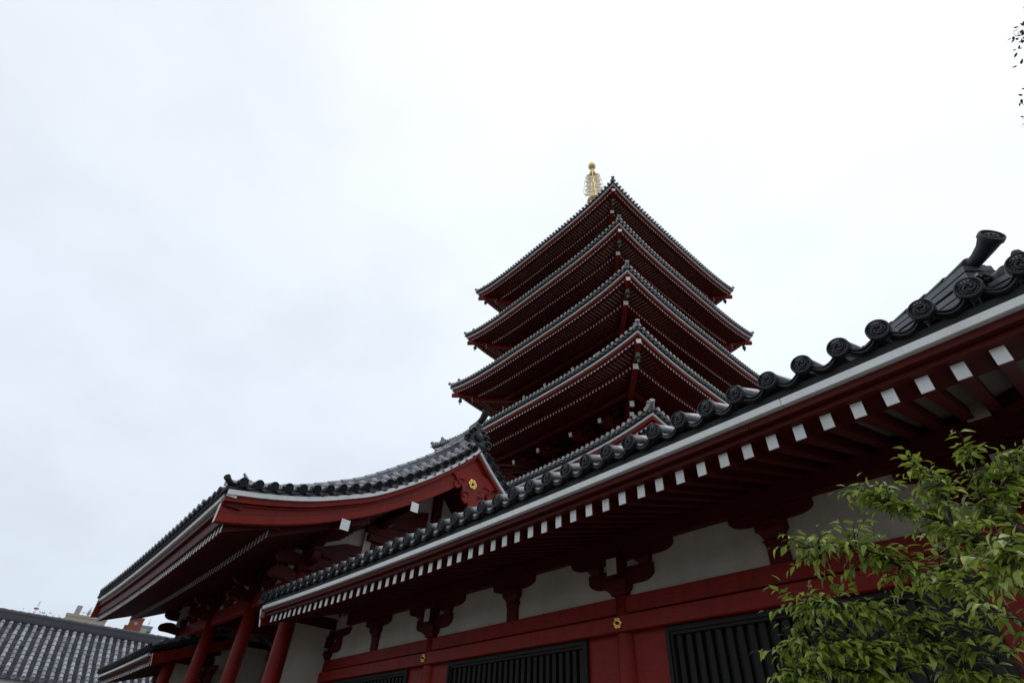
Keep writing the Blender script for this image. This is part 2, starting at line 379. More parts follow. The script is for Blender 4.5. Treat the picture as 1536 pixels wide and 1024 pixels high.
def hall(root, x0, x1, cols, verge, hip, full, zc):
    """x0..x1: eave from left to right; verge / hip say which kind of end each side has"""
    xs = lin(x0, x1, 41)
    inn = lambda d: lin(x0+d, x1-d, 41)
    # ---- eave boards
    rs = random.Random(2)
    def boards(prof, a, b, m, ln=2.9, off=0.0):
        u = a; v = a+off if off else a+ln
        while u < b-.01:
            v = min(v, b); j = rs.uniform(-.0015, .0015)
            sweep_x([(y+j, z) for y, z in prof], lin(u, v-.003 if v < b else v, 9), zc, m=m); u = v; v = u+ln
        return m
    boards([(3.50, 2.155), (3.72, 2.155), (3.72, 2.214), (3.50, 2.214)], x0, x1, MB(), 2.9, 1.1).build('eave_fascia', WHITE, root, bevel=0.003)
    m = boards([(3.545, 2.100), (3.82, 2.100), (3.82, 2.154), (3.545, 2.154)], x0+.01, x1-.01, MB(), 3.6, 2.3)
    boards([(3.60, 2.058), (3.90, 2.058), (3.90, 2.0985), (3.60, 2.0985)], x0+.02, x1-.02, m, 3.6, .9)
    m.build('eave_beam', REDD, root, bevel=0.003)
    sweep_x([(3.53, 2.2155), (3.80, 2.2155), (3.80, 2.335), (3.53, 2.285)], inn(.01), zc).build('tile_batten', BLACKW, root)
    # ---- soffit board above the rafters
    y0, y1 = 3.70, 5.75
    zb = lambda y: 2.058+SL*(y-YE)
    sweep_x([(y0+.2, zb(y0+.2)), (y1, zb(y1)), (y1, zb(y1)+.03), (y0+.2, zb(y0+.2)+.03)], inn(.03), zc).build('soffit', SOFF, root)
    # ---- rafters
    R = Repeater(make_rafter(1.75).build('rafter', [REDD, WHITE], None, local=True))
    rq = random.Random(8)
    k0 = 0.0032 if full else x1-0.22
    x = k0+0.2*6 if full else k0
    while x > x0+0.2:
        if x < x1-0.1: R(root, (x+rq.uniform(-.004, .004), YE+rq.uniform(-.006, .004), 2.002+zc(x)+rq.uniform(-.002, .002)), (0, rq.uniform(-.012, .012), rq.uniform(-.006, .006)))
        x -= 0.2
    # ---- tiles: the row of eave tiles, then the roof behind
    TV = [Repeater(make_eave_tile(0.2585, a).build('eave_tile', [TILED, TILES], None, local=True)) for a in (0, .4, -.7)]; rj = random.Random(31)
    x = 0.0596+0.2585*5 if full else x1+0.05
    xt = []
    while x > x0-0.30:
        if x < x1+0.12:
            TV[len(xt) % 3 if len(xt) < 3 else rj.randrange(3)](root, (x+rj.uniform(-.003, .003), 3.46+rj.uniform(-.004, .004), 2.375+zc(x)+rj.uniform(-.003, .003)), (rj.uniform(-.03, .03), rj.uniform(-.03, .03), rj.uniform(-.03, .03))); xt.append(x)
        x -= 0.2585
    m = MB()
    yr = ROOF[-1][0]
    for i, x in enumerate(xt):
        lim = yr if not hip or x < x1-2.4 else 3.46+max(0.3, (x1-x))
        ys = [4.22]
        while ys[-1] < lim-0.3: ys.append(ys[-1]+0.3)
        if lim > 4.3:
            for a, b in zip(ys, ys[1:]+[lim]):
                za, zb2 = smooth_interp(ROOF, a), smooth_interp(ROOF, b)
                half_barrel(m, (x, a, za+zc(x)+.0), (x, b, zb2+zc(x)*(1-.3*(b-3.46)/2.5)-.012), 0.072, (0, 0, 1), 5, r2=0.064)
    def rz(y): return smooth_interp(ROOF, y)-0.10
    for sgn in (0, 1):
        fy = (lambda y: y) if sgn == 0 else (lambda y: 2*yr-y)
        secs = []
        for x in inn(.02):
            ring = []
            for y in lin(3.9, yr, 6): ring.append((x, fy(min(y, yr)), rz(y)+zc(x)))
            for y in lin(yr, 3.9, 6): ring.append((x, fy(y), rz(y)+zc(x)-.05))
            secs.append(ring)
        if hip:                                   # clip the slopes to the hip on the right end
            secs = [[(min(p[0], x1-max(0, (p[1] if sgn == 0 else 2*yr-p[1])-3.46)), p[1], p[2]) for p in q] for q in secs]
        m.loft(secs)
    if hip:                                       # the end slope
        q = []
        for y in lin(3.9, yr, 6):
            d = y-3.46; q.append([(x1-d, y, rz(y)+zc(x1)*.8), (x1-d, 2*yr-y, rz(y)+zc(x1)*.8)])
        for a, b in zip(q, q[1:]): m.add(a+b, [(0, 1, 3, 2)])
    m.build('tiled_roof', TILE, root, weld=False)
    # ---- main ridge
    m = MB(); xe = x1-2.4 if hip else x1
    for i, (w, h0, h1) in enumerate(((.17, 0, .07), (.15, .075, .135), (.16, .14, .20), (.14, .205, .27))):
        sweep_x([(yr-w, 3.46+h0), (yr+w, 3.46+h0), (yr+w, 3.46+h1), (yr-w, 3.46+h1)], lin(x0+.15, xe, 12), zc, m=m)
    seg_barrels(m, [(x, yr, 3.73+zc(x)) for x in lin(x0+.1, xe, 12)], .09, .078)
    m.build('ridge', TILE, root, weld=False)
    # ---- wall: purlin, plaster, beams
    ytop = 5.24
    xl, xr = min(cols)-.0, max(cols)
    L0, L1 = (xl-.0, xr+.10)
    MB().box(L0-.0, L1, ytop, ytop+.06, 1.70, 2.50).build('plaster_wall', PLASTER, root)
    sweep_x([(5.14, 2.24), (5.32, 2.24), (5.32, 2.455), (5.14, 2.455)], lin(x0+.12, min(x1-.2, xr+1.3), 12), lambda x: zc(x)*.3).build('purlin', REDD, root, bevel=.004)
    MB().box(L0, L1, 5.185, 5.30, 1.545, 1.72).build('upper_beam', RED, root, bevel=.006)
    MB().box(L0, L1, 5.26, 5.32, 1.30, 1.56).build('beam_recess', BLACKW, root)
    MB().box(L0-.05, L1+.05, 5.115, 5.25, 1.352, 1.514).build('lintel_beam', RED, root, bevel=.008)
    MB().box(L0-.05, L1+.05, 5.12, 5.25, -.78, -.62).build('sill_beam', RED, root, bevel=.008)
    MB().box(L0, L1, 5.26, 5.30, -EYE, -.70).build('lower_wall', RED, root)
    # ---- columns with their brackets and gilt covers
    cm = MB(); cm.lathe([(.135, -EYE), (.135, .2), (.128, 1.0), (.118, 1.40), (.112, 1.75)], c=(0, 0, EYE), n=24)
    Cc = Repeater(cm.build('column', RED, None, local=True))
    bm_ = MB(); bearing_block(bm_, .30, .30, 1.735, 1.875)
    bm_.merge(boat_arm(.47, 1.845, 2.03, -.06, .06, .17, .085))
    for s in (-.36, 0, .36): bearing_block(bm_, .19, .19, 2.025, 2.115, s)
    bm_.merge(boat_arm(.76, 2.112, 2.243, -.058, .058, .2, .05))
    bm_.box(-.072, .072, -.185, .05, 1.935, 2.115)
    bm_.add([(-.073, -.1875, 1.934), (.073, -.1875, 1.934), (.073, -.1875, 2.116), (-.073, -.1875, 2.116)], [(0, 1, 2, 3)], 1)
    bm_.box(-.06, .06, -.12, .05, 2.118, 2.243)
    bm_.xform(Matrix.Translation((0, 0, EYE)))
    Bk = Repeater(bm_.build('bracket', [REDD, PLASTER], None, bevel=.003, local=True))
    st = MB(); st.loft([[(x, -.055, z) for x, z in ((-w, h), (w, h))]+[(x, .055, z) for x, z in ((w, h), (-w, h))] for w, h in ((.10, 1.715), (.10, 1.87), (.108, 1.91), (.135, 1.945))])
    bearing_block(st, .30, .22, 1.95, 2.115)
    st.merge(boat_arm(.43, 2.112, 2.243, -.058, .058, .2, .05))
    st.xform(Matrix.Translation((0, 0, EYE)))
    St = Repeater(st.build('strut', REDD, None, bevel=.003, local=True))
    Cr = Repeater(crest(.058).build('gilt_nail_cover', [GOLD, BLACKW], None, local=True))
    cols = sorted(cols)
    for c in cols:
        Cc(root, (c, 5.27, -EYE)); Bk(root, (c, 5.25, -EYE))
        if c != cols[0]: Cr(root, (c, 5.112, 1.437))
    for a, b in zip(cols, cols[1:]):
        St(root, ((a+b)/2, 5.25, -EYE))
        w0, w1 = a+.54, b-.54
        for u0, u1 in ((a+.05, w0), (w1, b-.05)):
            MB().box(u0, u1, 5.225, 5.29, -.62, 1.352).build('wall_panel', RED, root)
        f = MB(); zt, zbt = 1.345, -.60
        for (dx, y, t) in ((0, 5.185, .045), (.045, 5.205, .03)):
            f.box(w0+dx, w0+dx+t, y, 5.30, zbt, zt-dx); f.box(w1-dx-t, w1-dx, y, 5.30, zbt, zt-dx)
            f.box(w0+dx+t, w1-dx-t, y, 5.30, zt-dx-t, zt-dx); f.box(w0+dx+t, w1-dx-t, y, 5.30, zbt, zbt+t)
        fr = f.build('window', LATT, root, bevel=.003)
        b2 = MB(); n = int((w1-w0-.15)/.111); p = (w1-w0-.15)/n
        for i in range(n):
            x = w0+.075+p*(i+.5); b2.loft([[(x-.030, 5.235, z), (x+.030, 5.235, z), (x+.022, 5.30, z), (x-.022, 5.30, z)] for z in (zbt+.05, zt-.075)])
        b2.build('lattice', LATT, fr, bevel=.002)
        MB().box(w0+.04, w1-.04, 5.325, 5.35, zbt, zt).build('window_backing', LATB, fr)
    # ---- closed body behind
    m = MB(); m.box(L0+.02, L1-.02, 6.75, 6.85, -EYE, 2.6); m.box(L0, L0+.1, 5.30, 6.75, -EYE, 2.9); m.box(L1-.1, L1, 5.30, 6.75, -EYE, 2.9)
    m.build('rear_wall', PLASTER, root)
    # ---- verge boards
    for end in verge:
        xb = x0 if end == 'left' else x1
        s = -1 if end == 'left' else 1
        m = MB(); secs = []; xa = xb+s*.20; xc = xb+s*.27
        for i, y in enumerate(lin(3.60, 5.9, 8)):
            zt = 2.205+(y-3.6)*.36; k = .035 if i == 0 else 0
            secs.append([(xa, y+k, zt-.285), (xc, y+k, zt-.285), (xc, y-k, zt), (xa, y-k, zt)])
        secs = [[(a, b, c+zc(xb)) for a, b, c in q] for q in secs]
        m.loft(secs); q = secs[0]
        m.add([(a, b-.004, c) for a, b, c in q], [(0, 1, 2, 3)], 1)
        sweep_x([(3.58, 2.03), (3.66, 2.03), (3.66, 2.15), (3.58, 2.15)], lin(xb, xa, 3), zc, m=m)
        m.loft([[(x, y, z+SL*(y-3.62)+zc(xb)) for y, z in ((3.62, 2.045), (5.6, 2.045), (5.6, 2.075), (3.62, 2.075))] for x in (xb, xa)])
        m.build('bargeboard', [RED, WHITE], root, bevel=0)
        vd = MB(); vd.merge(tile_disc(.074, relief=False)); half_barrel(vd, (0, .02, 0), (0, .5, 0), .068, (0, 0, 1), 7)
        V = Repeater(vd.build('verge_tile', TILE, None, local=True))
        y = 3.75
        while y < 5.9:
            V(root, (xb+s*.34, y, smooth_interp(ROOF, y)+.03+zc(xb)), (0, 0, s*pi/2)); y += .25
        d = MB(); d.loft([[(xb-s*.2, y, smooth_interp(ROOF, y)-.12+zc(xb)), (xb+s*.30, y, smooth_interp(ROOF, y)-.12+zc(xb)), (xb+s*.30, y, smooth_interp(ROOF, y)-.02+zc(xb)), (xb-s*.2, y, smooth_interp(ROOF, y)+zc(xb))] for y in lin(3.5, 5.95, 8)])
        d.build('verge_tile_bed', BLACKW, root)

def ridge_end(horn_dir, size, r=.085):
    """demon-less ridge end tile with upswept horn: faces -Y in local space"""
    m = MB()
    # shoulder plate with curled sides
    out = [(-.42, 0), (-.44, .12), (-.36, .2), (-.30, .34), (-.22, .44), (-.12, .52), (0, .56)]
    poly = out+[(-x, z) for x, z in out[-2::-1]]
    m.prism([(x*size, z*size) for x, z in poly], lambda p: (p[0], 0, p[1]), lambda p: (p[0], .07*size, p[1]))
    for s in (-1, 1):
        for (cx, cz, rr) in ((.33, .10, .10), (.25, .27, .075), (.14, .40, .06)):
            pts = [(s*(cx+rr*(1-t/9)*cos(t*.9))*size, -.03*size, (cz+rr*(1-t/9)*sin(t*.9))*size) for t in range(9)]
            m.tube(pts, [.035*size*(1-i/14) for i in range(9)], 6)
    m.lathe([(.13*size, .02), (.13*size, -.06*size), (.09*size, -.08*size), (.001, -.10*size)], c=(0, 0, .22*size), axis='Y', n=14)
    return m

def horn(pts, r0, r1, radii=None):
    m = MB(); n = len(pts); m.tube(pts, radii or [r0+(r1-r0)*(i/(n-1))**1.5 for i in range(n)], 16)
    d = (Vector(pts[-1])-Vector(pts[-2])).normalized()
    e = tile_disc(r1*1.06)
    q = Vector((0, -1, 0)).rotation_difference(d)
    m.merge(e, Matrix.Translation(Vector(pts[-1])+d*.02) @ q.to_matrix().to_4x4())
    return m

HX0, HX1 = -11.0, 1.34
near_hall = thing('temple_hall', 'long red temple hall with white rafter ends and lattice windows, behind leafy branches', 'temple hall', (-4.9, 5.27, 0))
hall(near_hall, HX0, HX1, [-11.55, -7.91, -4.12, -.33], ['left'], True, True, hcurve)
def near_hall_extras():
    root = near_hall
    # the corner beam end under the soffit of the last column
    m = MB(); m.box(-.41, -.255, 5.03, 5.24, 2.385, 2.52); m.add([(-.41, 5.0275, 2.385), (-.255, 5.0275, 2.385), (-.255, 5.0275, 2.52), (-.41, 5.0275, 2.52)], [(0, 1, 2, 3)], 1)
    m.box(-.45, -.22, 4.99, 5.24, 2.523, 2.545)
    m.build('corner_beam_end', [REDD, PLASTER], root, bevel=0)
    # end wall with the hall's left end (plaster between the gate column and the wall)
    MB().loft([[(-11.64, 4.25, z) for z in (-EYE, 2.45)]+[(-11.53, 4.25, z) for z in (2.45, -EYE)],
               [(-11.64, 5.24, z) for z in (-EYE, 2.75)]+[(-11.53, 5.24, z) for z in (2.75, -EYE)]]).build('end_wall', PLASTER, root)
    # eave round the near end of the hall
    zc1 = hcurve(HX1); Y1 = 8.44
    for nm, x0_, x1_, z0_, z1_, mt in (('eave_fascia', HX1-.22, HX1-.02, 2.157, 2.212, WHITE), ('eave_beam', HX1-.34, HX1-.07, 2.06, 2.1525, REDD), ('tile_batten', HX1-.34, HX1-.05, 2.2165, 2.32, BLACKW)):
        MB().box(x0_, x1_, 3.74, Y1, z0_+zc1, z1_+zc1).build(nm, mt, root, bevel=.003)
    MB().loft([[(HX1-.2, y, 2.12+zc1), (-.2, y, 2.12+zc1+SL*1.3), (-.2, y, 2.15+zc1+SL*1.3), (HX1-.2, y, 2.15+zc1)] for y in (5.3, Y1)]).build('soffit', SOFF, root)
    MB().bar((HX1-.12, 3.62, 2.02+zc1), (-.25, 5.2, 2.42+zc1), .12, .16).build('hip_rafter', [REDD], root)
    # hip ridge with upswept end tile
    c = Vector((HX1, 3.46, 0)); dv = Vector((-1, 1, 0)).normalized(); nv = Vector((1, 1, 0)).normalized()
    def hp(t, z, n=0): return tuple(c+dv*(t*sqrt(2))+nv*n+Vector((0, 0, z)))
    top = [(1.12, 3.51), (1.25, 3.545), (1.5, 3.625), (1.95, 3.79), (2.4, 3.93)]      # (run, height of ridge top)
    def zt(t): return smooth_interp(top, t)
    def zb(t): return smooth_interp(ROOF, 3.46+t)+.04
    m = MB()
    N = 7
    for i in range(N):
        secs = []
        for t in lin(1.14, 2.45, 9):
            a, b = zb(t), zt(t)-.09; u0, u1 = i/N, (i+.70)/N; w = .135-.004*i+(.008 if i % 2 else 0)
            secs.append([hp(t, a+(b-a)*u0, -w), hp(t, a+(b-a)*u0, w), hp(t, a+(b-a)*u1, w), hp(t, a+(b-a)*u1, -w)])
        m.loft(secs)
    secs = []
    for t in lin(1.15, 2.45, 9): secs.append([hp(t, zb(t)-.03, -.085), hp(t, zb(t)-.03, .085), hp(t, zt(t)-.09, .085), hp(t, zt(t)-.09, -.085)])
    m.loft(secs, k=1)
    seg_barrels(m, [hp(t, zt(t)-.085) for t in lin(1.16, 2.45, 10)], .078, .066, .27, k=2)
    # lower second tier towards the corner
    for i in range(5):
        secs = []
        for t in lin(.30, 1.10, 6):
            a, b = zb(t)-.02, zb(t)+.28-.10*(1.1-t); u0, u1 = i/5, (i+.7)/5; w = .12-.005*i
            secs.append([hp(t, a+(b-a)*u0, -w), hp(t, a+(b-a)*u0, w), hp(t, a+(b-a)*u1, w), hp(t, a+(b-a)*u1, -w)])
        m.loft(secs)
    m.tube([hp(t, zb(t)+.30-.10*(1.1-t)) for t in lin(.26, 1.1, 6)], .07, 10)
    rd = m.build('hip_ridge', [TILEH, BLACKW, TILED], root, weld=False)
    m = ridge_end(None, .80)
    ang = atan2(-1, 1)       # faces along (1,-1)
    M = Matrix.Translation(hp(1.09, zb(1.09)-.02)) @ Matrix.Rotation(pi/4, 4, 'Z')
    m.xform(M)
    m.merge(horn([hp(1.42, 3.525), hp(1.30, 3.485), hp(1.19, 3.445), hp(1.10, 3.435), hp(1.035, 3.44), hp(.975, 3.462)], .05, .085, [.045, .048, .050, .054, .064, .085]))
    # leaf tip of the ornament reaching forward
    m.tube([hp(1.08, zb(1.08)+.26, .02), hp(.98, zb(1)+.32, .03), hp(.90, zb(1)+.37, .05)], [.05, .03, .012], 8)
    m.lathe([(.07, -.05), (.085, 0), (.05, .06), (.001, .08)], c=hp(1.02, zb(1.02)+.30), n=10)
    rnd = random.Random(4)
    for q in range(14):          # lumpy figure work in front of the plate
        cc = hp(1.05-rnd.uniform(0, .13), zb(1.05)+rnd.uniform(.05, .40), rnd.uniform(-.12, .12)); r = rnd.uniform(.03, .055)
        m.lathe([(r*sin(pi*j/6), -r*1.2*cos(pi*j/6)) for j in range(7)], c=cc, n=8)
    m.build('ridge_end_tile', TILED, rd, weld=False)
near_hall_extras()

WX1, WX0 = -19.2, -25.85
wing = thing('temple_hall', 'short red hall wing with a tiled eave, beyond the gate beside the grey roof', 'temple hall', (-22.6, 5.27, 0))
hall(wing, WX0, WX1, [-25.2, -22.2, -19.5], ['right'], False, False, lambda X: hcurve(X, -25.7)*.5+.05)

# ================================================================ gate with its gabled roof
SC = 1.0277
GC = -15.25; GR = 7.10                      # middle of the gate along X, ridge line along Y
GX0, GX1 = -20.80, -9.70                   # far and near gable
GP = [(1.80, 3.585), (1.975, 3.616), (2.6, 3.735), (3.343, 3.932), (4.0, 4.185), (4.672, 4.491), (5.668, 5.152), (6.4, 5.74), (6.977, 6.274), (7.10, 6.41)]   # white verge line at the gable
def gl(X): return (1-((X-GC)/5.55)**2)*.14          # how much lower the eave hangs in the middle
def gz(X, Y, o=0.0):
    yy = Y if Y <= GR else 2*GR-Y
    u = min(1, max(0, (yy-1.9)/5.2)); return smooth_interp(GP, yy)-gl(X)*(1-.55*u)+o
gate = thing('temple_gate', 'red temple gate with a curved gable roof at the end of the long hall', 'gate', (-15.6, 7.3, 0))
def build_gate():
    root = gate
    # ---------- roof body
    m = MB(); ys = lin(1.92, GR, 13)
    for sg in (0, 1):
        fy = (lambda y: y) if sg == 0 else (lambda y: 2*GR-y)
        m.loft([[(x, fy(y), gz(x, y, .02)) for y in ys]+[(x, fy(y), gz(x, y, .09)) for y in ys[::-1]] for x in lin(GX0+.05, GX1-.05, 13)])
    for sg in (0, 1):
        fy = (lambda y: y) if sg == 0 else (lambda y: 2*GR-y)
        x = GX0+.85
        while x < GX1-.85:
            yy = lin(1.80, GR-.1, 19)
            for a, b in zip(yy, yy[1:]): half_barrel(m, (x, fy(a), gz(x, a, .125)), (x, fy(b), gz(x, b, .11)), .068, (0, 0, 1), 5, r2=.06)
            x += .262
    roof = m.build('tiled_roof', TILE, root, weld=False)
    # ---------- verge rows running down the slope beside the gable edge
    for xg, sgn in ((GX1, 1), (GX0, -1)):
        m = MB()
        for sg in (0, 1):
            fy = (lambda y: y) if sg == 0 else (lambda y: 2*GR-y)
            for dx, o in ((.20, .17), (.40, .22), (.58, .30)):
                seg_barrels(m, [(xg-sgn*dx, fy(y), gz(xg, y, o)) for y in lin(1.95, GR-.15, 22)], .094, .074, .29)
            m.loft([[(xg-sgn*.12, fy(y), gz(xg, y, .04)), (xg-sgn*.9, fy(y), gz(xg, y, .06)), (xg-sgn*.9, fy(y), gz(xg, y, .15)), (xg-sgn*.12, fy(y), gz(xg, y, .15))] for y in lin(1.9, GR, 16)])
        m.build('verge_tiling', TILE, root, weld=False)
    # ---------- verge end tiles (face the gable side) and eave end tiles
    vd = tile_disc(.078); half_barrel(vd, (0, .02, 0), (0, .36, .015), .07, (0, 0, 1), 9, k=1)
    secs = []
    for i in range(9):
        t = -1+2*i/8; x = .13+t*.09; z = -.07+.055*t*t; secs.append([(x, .02, z-.03), (x, .02, z), (x, .3, z+.01), (x, .3, z-.02)])
    vd.loft(secs)
    V = Repeater(vd.build('verge_tile_end', [TILED, TILE], None, local=True))
    s = 0; y = 2.10; cnt = 0
    while y < GR-.12:
        for sg in (0, 1):
            yy = y if sg == 0 else 2*GR-y
            dz = (gz(GX1, yy+.05)-gz(GX1, yy-.05))/.1
            V(root, (GX1+.06, yy, gz(GX1, y, .165)), (0, 0, pi/2)).rotation_euler = (atan2(dz, 1), 0, pi/2)
        dz = (gz(GX1, y+.05)-gz(GX1, y-.05))/.1; y += .262/sqrt(1+dz*dz)
    E = Repeater(make_eave_tile(.262, .3).build('eave_tile', [TILED, TILES], None, local=True))
    x = GX1-.42
    while x > GX0+.3:
        E(root, (x, 1.86, gz(x, 1.90, .13))); x -= .262
    ct = MB(); ct.tube([(-.5, .5, -.02), (-.2, .2, 0), (-.02, .02, .02), (.08, -.08, .06)], [.06, .06, .06, .066], 10)
    e = tile_disc(.07); ct.merge(e, Matrix.Translation((.085, -.085, .062)) @ Vector((0, -1, 0)).rotation_difference(Vector((.7, -.7, .35)).normalized()).to_matrix().to_4x4())
    ct.xform(Matrix.Scale(.8, 4)); first(ct.build('corner_tile', TILED, None, local=True), root, (GX1-.02, 1.88, gz(GX1, 1.9, .15)))
    # ---------- descending ridges beside the verge
    for xg, sgn in ((GX1-.84, 1), (GX0+.84, -1)):
        m = MB(); xe = xg
        for i in range(4):
            u0, u1 = i/4, (i+.82)/4; w = .13-.008*i
            for sg in (0, 1):
                fy = (lambda y: y) if sg == 0 else (lambda y: 2*GR-y)
                secs = []
                for y in lin(2.55, GR-.1, 15):
                    b = gz(GX1, y, .20); t = b+.20+.22*min(1, (y-2.4)/3)
                    secs.append([(xe-w, fy(y), b+(t-b)*u0), (xe+w, fy(y), b+(t-b)*u0), (xe+w, fy(y), b+(t-b)*u1), (xe-w, fy(y), b+(t-b)*u1)])
                m.loft(secs)
        for sg in (0, 1):
            fy = (lambda y: y) if sg == 0 else (lambda y: 2*GR-y)
            pts = [(xe, fy(y), gz(GX1, y, .42+.22*min(1, (y-2.4)/3))) for y in lin(2.5, GR-.1, 15)]
            pts = [(xe, fy(2.24), gz(GX1, 2.5, .60)), (xe, fy(2.34), gz(GX1, 2.5, .48))]+pts
            m.tube(pts[:4], [.02, .05, .07, .07], 9); seg_barrels(m, [(x, y, z-.03) for x, y, z in pts[2:]], .086, .070, .3)
            m.box(xe-.2, xe+.2, fy(2.5)-.04, fy(2.5)+.04, gz(GX1, 2.5, .1), gz(GX1, 2.5, .45))
        m.build('descending_ridge', TILE, root, weld=False)
    # ---------- main ridge with end tile and horn
    rt = lambda x: 6.80-.10+.20*((x-GC)/5.55)**4
    m = MB()
    for i in range(6):
        w = .19-.012*i+(.015 if i % 2 else 0)
        m.loft([[(x, GR-w, rt(x)-.25+i*.092), (x, GR+w, rt(x)-.25+i*.092), (x, GR+w, rt(x)-.25+i*.092+.075), (x, GR-w, rt(x)-.25+i*.092+.075)] for x in lin(GX0+.15, GX1-.15, 15)])
    m.loft([[(x, GR-.13, rt(x)-.3), (x, GR+.13, rt(x)-.3), (x, GR+.13, rt(x)+.28), (x, GR-.13, rt(x)+.28)] for x in lin(GX0+.17, GX1-.17, 15)])
    seg_barrels(m, [(x, GR, rt(x)+.30) for x in lin(GX0+.1, GX1-.1, 15)], .11, .095)
    rd = m.build('main_ridge', TILE, root, weld=False)
    for xg, sgn in ((GX1, 1), (GX0, -1)):
        m = ridge_end(None, .95)
        m.xform(Matrix.Translation((xg-sgn*.12, GR, rt(xg)-.28)) @ Matrix.Rotation(sgn*pi/2, 4, 'Z'))
        m.merge(horn([(xg-sgn*.5, GR, rt(xg)+.34), (xg-sgn*.2, GR, rt(xg)+.36), (xg-sgn*.02, GR, rt(xg)+.43), (xg+sgn*.10, GR, rt(xg)+.58)], .075, .10))
        m.build('ridge_end_tile', TILED, rd, weld=False)
    # ---------- gable: white line, verge boards, pendant
    for xg, sgn in ((GX1, 1), (GX0, -1)):
        ys = lin(1.93, GR, 22); full = [(y, smooth_interp(GP, y)) for y in ys]; full += [(2*GR-y, z) for y, z in full[-2::-1]]
        def strip(m, x0, x1, top, bot, k=None):
            m.loft([[(xg-sgn*x0, y, z+top(y)), (xg-sgn*x1, y, z+top(y)), (xg-sgn*x1, y, z+bot(y)), (xg-sgn*x0, y, z+bot(y))] for y, z in full], k)
        c = lambda v: (lambda y: v)
        m = MB(); strip(m, 0, .2, c(.03), c(-.055)); m.build('verge_fascia', WHITE, root)
        m = MB(); strip(m, .05, .3, c(-.057), c(-.16)); m.build('verge_moulding', RED, root, bevel=.004)
        lo = [(1.9, .49), (2.026, .50), (3.247, .465), (4.89, .455), (6.436, .59), (7.1, .66)]
        def drop(y):
            yy = y if y <= GR else 2*GR-y; return -smooth_interp(lo, yy)
        m = MB(); strip(m, .15, .26, c(-.162), drop)
        strip(m, .135, .15, lambda y: drop(y)+.16, lambda y: drop(y)+.012)
        strip(m, .12, .15, c(-.162), c(-.20))
        bb = m.build('bargeboard', RED, root)
        m = MB(); strip(m, .132, .14, lambda y: drop(y)+.172, lambda y: drop(y)+.162); m.build('groove_shade_line', BLACKW, bb)  # black strip on the board's face, painting in the shadow of a groove
        m = MB()
        for fy in ((lambda y: y), (lambda y: 2*GR-y)):
            a = smooth_interp(GP, 1.93)
            m.add([(xg-sgn*.13, fy(1.926), a-.17), (xg-sgn*.26, fy(1.926), a-.17), (xg-sgn*.26, fy(1.926), a-.49), (xg-sgn*.13, fy(1.926), a-.49)], [(0, 1, 2, 3)])
        m.build('white_board_end', WHITE, bb)
        # pendant: a plate under the apex with cut scrolls along its sides
        zt = smooth_interp(GP, GR)
        half = [(0, -.55), (.52, -.62), (.66, -.80), (.56, -.84), (.50, -.93), (.575, -1.02), (.56, -1.10), (.47, -1.13), (.40, -1.06), (.36, -1.00), (.33, -1.08), (.35, -1.22), (.30, -1.36), (.20, -1.42), (.15, -1.36), (.10, -1.50), (0, -1.62)]
        poly = half+[(-a, b) for a, b in half[-2:0:-1]]
        m = MB(); m.prism(poly, lambda p: (xg-sgn*.10, GR+p[0], zt+p[1]), lambda p: (xg-sgn*.155, GR+p[0], zt+p[1]))
        for s2 in (-1, 1):
            for (cy, cz, r0) in ((.40, -.95, .12), (.25, -1.22, .11)):
                pts = [(xg-sgn*.095, GR+s2*(cy+r0*(1-t/11)*cos(2.6-t*.62)), zt+cz+r0*(1-t/11)*sin(2.6-t*.62)) for t in range(10)]
                m.tube(pts, [.03*(1-t/14) for t in range(10)], 6)
        pn = m.build('gable_pendant', RED, root)
        m = MB()
        for s2 in (-1, 1):       # black patches painting in the shade of the fretwork openings
            for (cy, cz, ry, rz) in ((.19, -1.02, .05, .03), (.30, -1.14, .035, .05), (.13, -1.18, .03, .06), (.44, -.99, .05, .035)):
                m.add([(xg-sgn*.092, GR+s2*(cy+ry*cos(2*pi*j/10)), zt+cz+rz*sin(2*pi*j/10)) for j in range(10)], [tuple(range(10))])
        m.build('fretwork_shade_patch', BLACKW, pn)
        cr = crest(.125).build('gilt_nail_cover', [GOLD, BLACKW], None, local=True)
        first(cr, root, (xg-sgn*.085, GR-.06, zt-.90), (0, 0, sgn*pi/2))
        # purlin ends under the verge board
        for y, z in ((4.16, 3.70), (5.60, 4.50)):
            for yy in (y, 2*GR-y):
                m = MB(); a, b = sorted((xg-sgn*.12, xg-sgn*2.2)); m.box(a, b, yy-.09, yy+.09, z-.10, z+.10)
                x = xg-sgn*.1175; m.add([(x, yy-.092, z-.102), (x, yy+.092, z-.102), (x, yy+.092, z+.102), (x, yy-.092, z+.102)], [(0, 1, 2, 3)], 1)
                m.build('purlin_end', [REDD, WHITE], root)
    # ---------- eaves: white line, boards, two rows of rafters
    zc = lambda X: -gl(X)
    for back in (0, 1):
        fy = (lambda y: y) if not back else (lambda y: 2*GR-y)
        def sw(prof, name, mt, a=GX0+.03, b=GX1-.03, bev=.003):
            m = MB(); m.loft([[(x, fy(y), z+zc(x)) for y, z in prof] for x in lin(a, b, 31)]); return m.build(name, mt, root, bevel=bev)
        sw([(1.93, 3.535), (2.1, 3.535), (2.1, 3.63), (1.93, 3.63)], 'eave_fascia', WHITE)
        sw([(1.88, 3.635), (2.2, 3.635), (2.2, 3.75), (1.88, 3.70)], 'tile_batten', BLACKW)
        sw([(1.99, 3.40), (2.25, 3.40), (2.25, 3.53), (1.99, 3.53)], 'eave_beam', REDD, GX0+.1, GX1-.1)
        sw([(2.06, 3.175), (2.35, 3.175), (2.35, 3.398), (2.06, 3.398)], 'eave_beam', REDD, GX0+.12, GX1-.27)
        z1, z2 = 3.178, 3.36
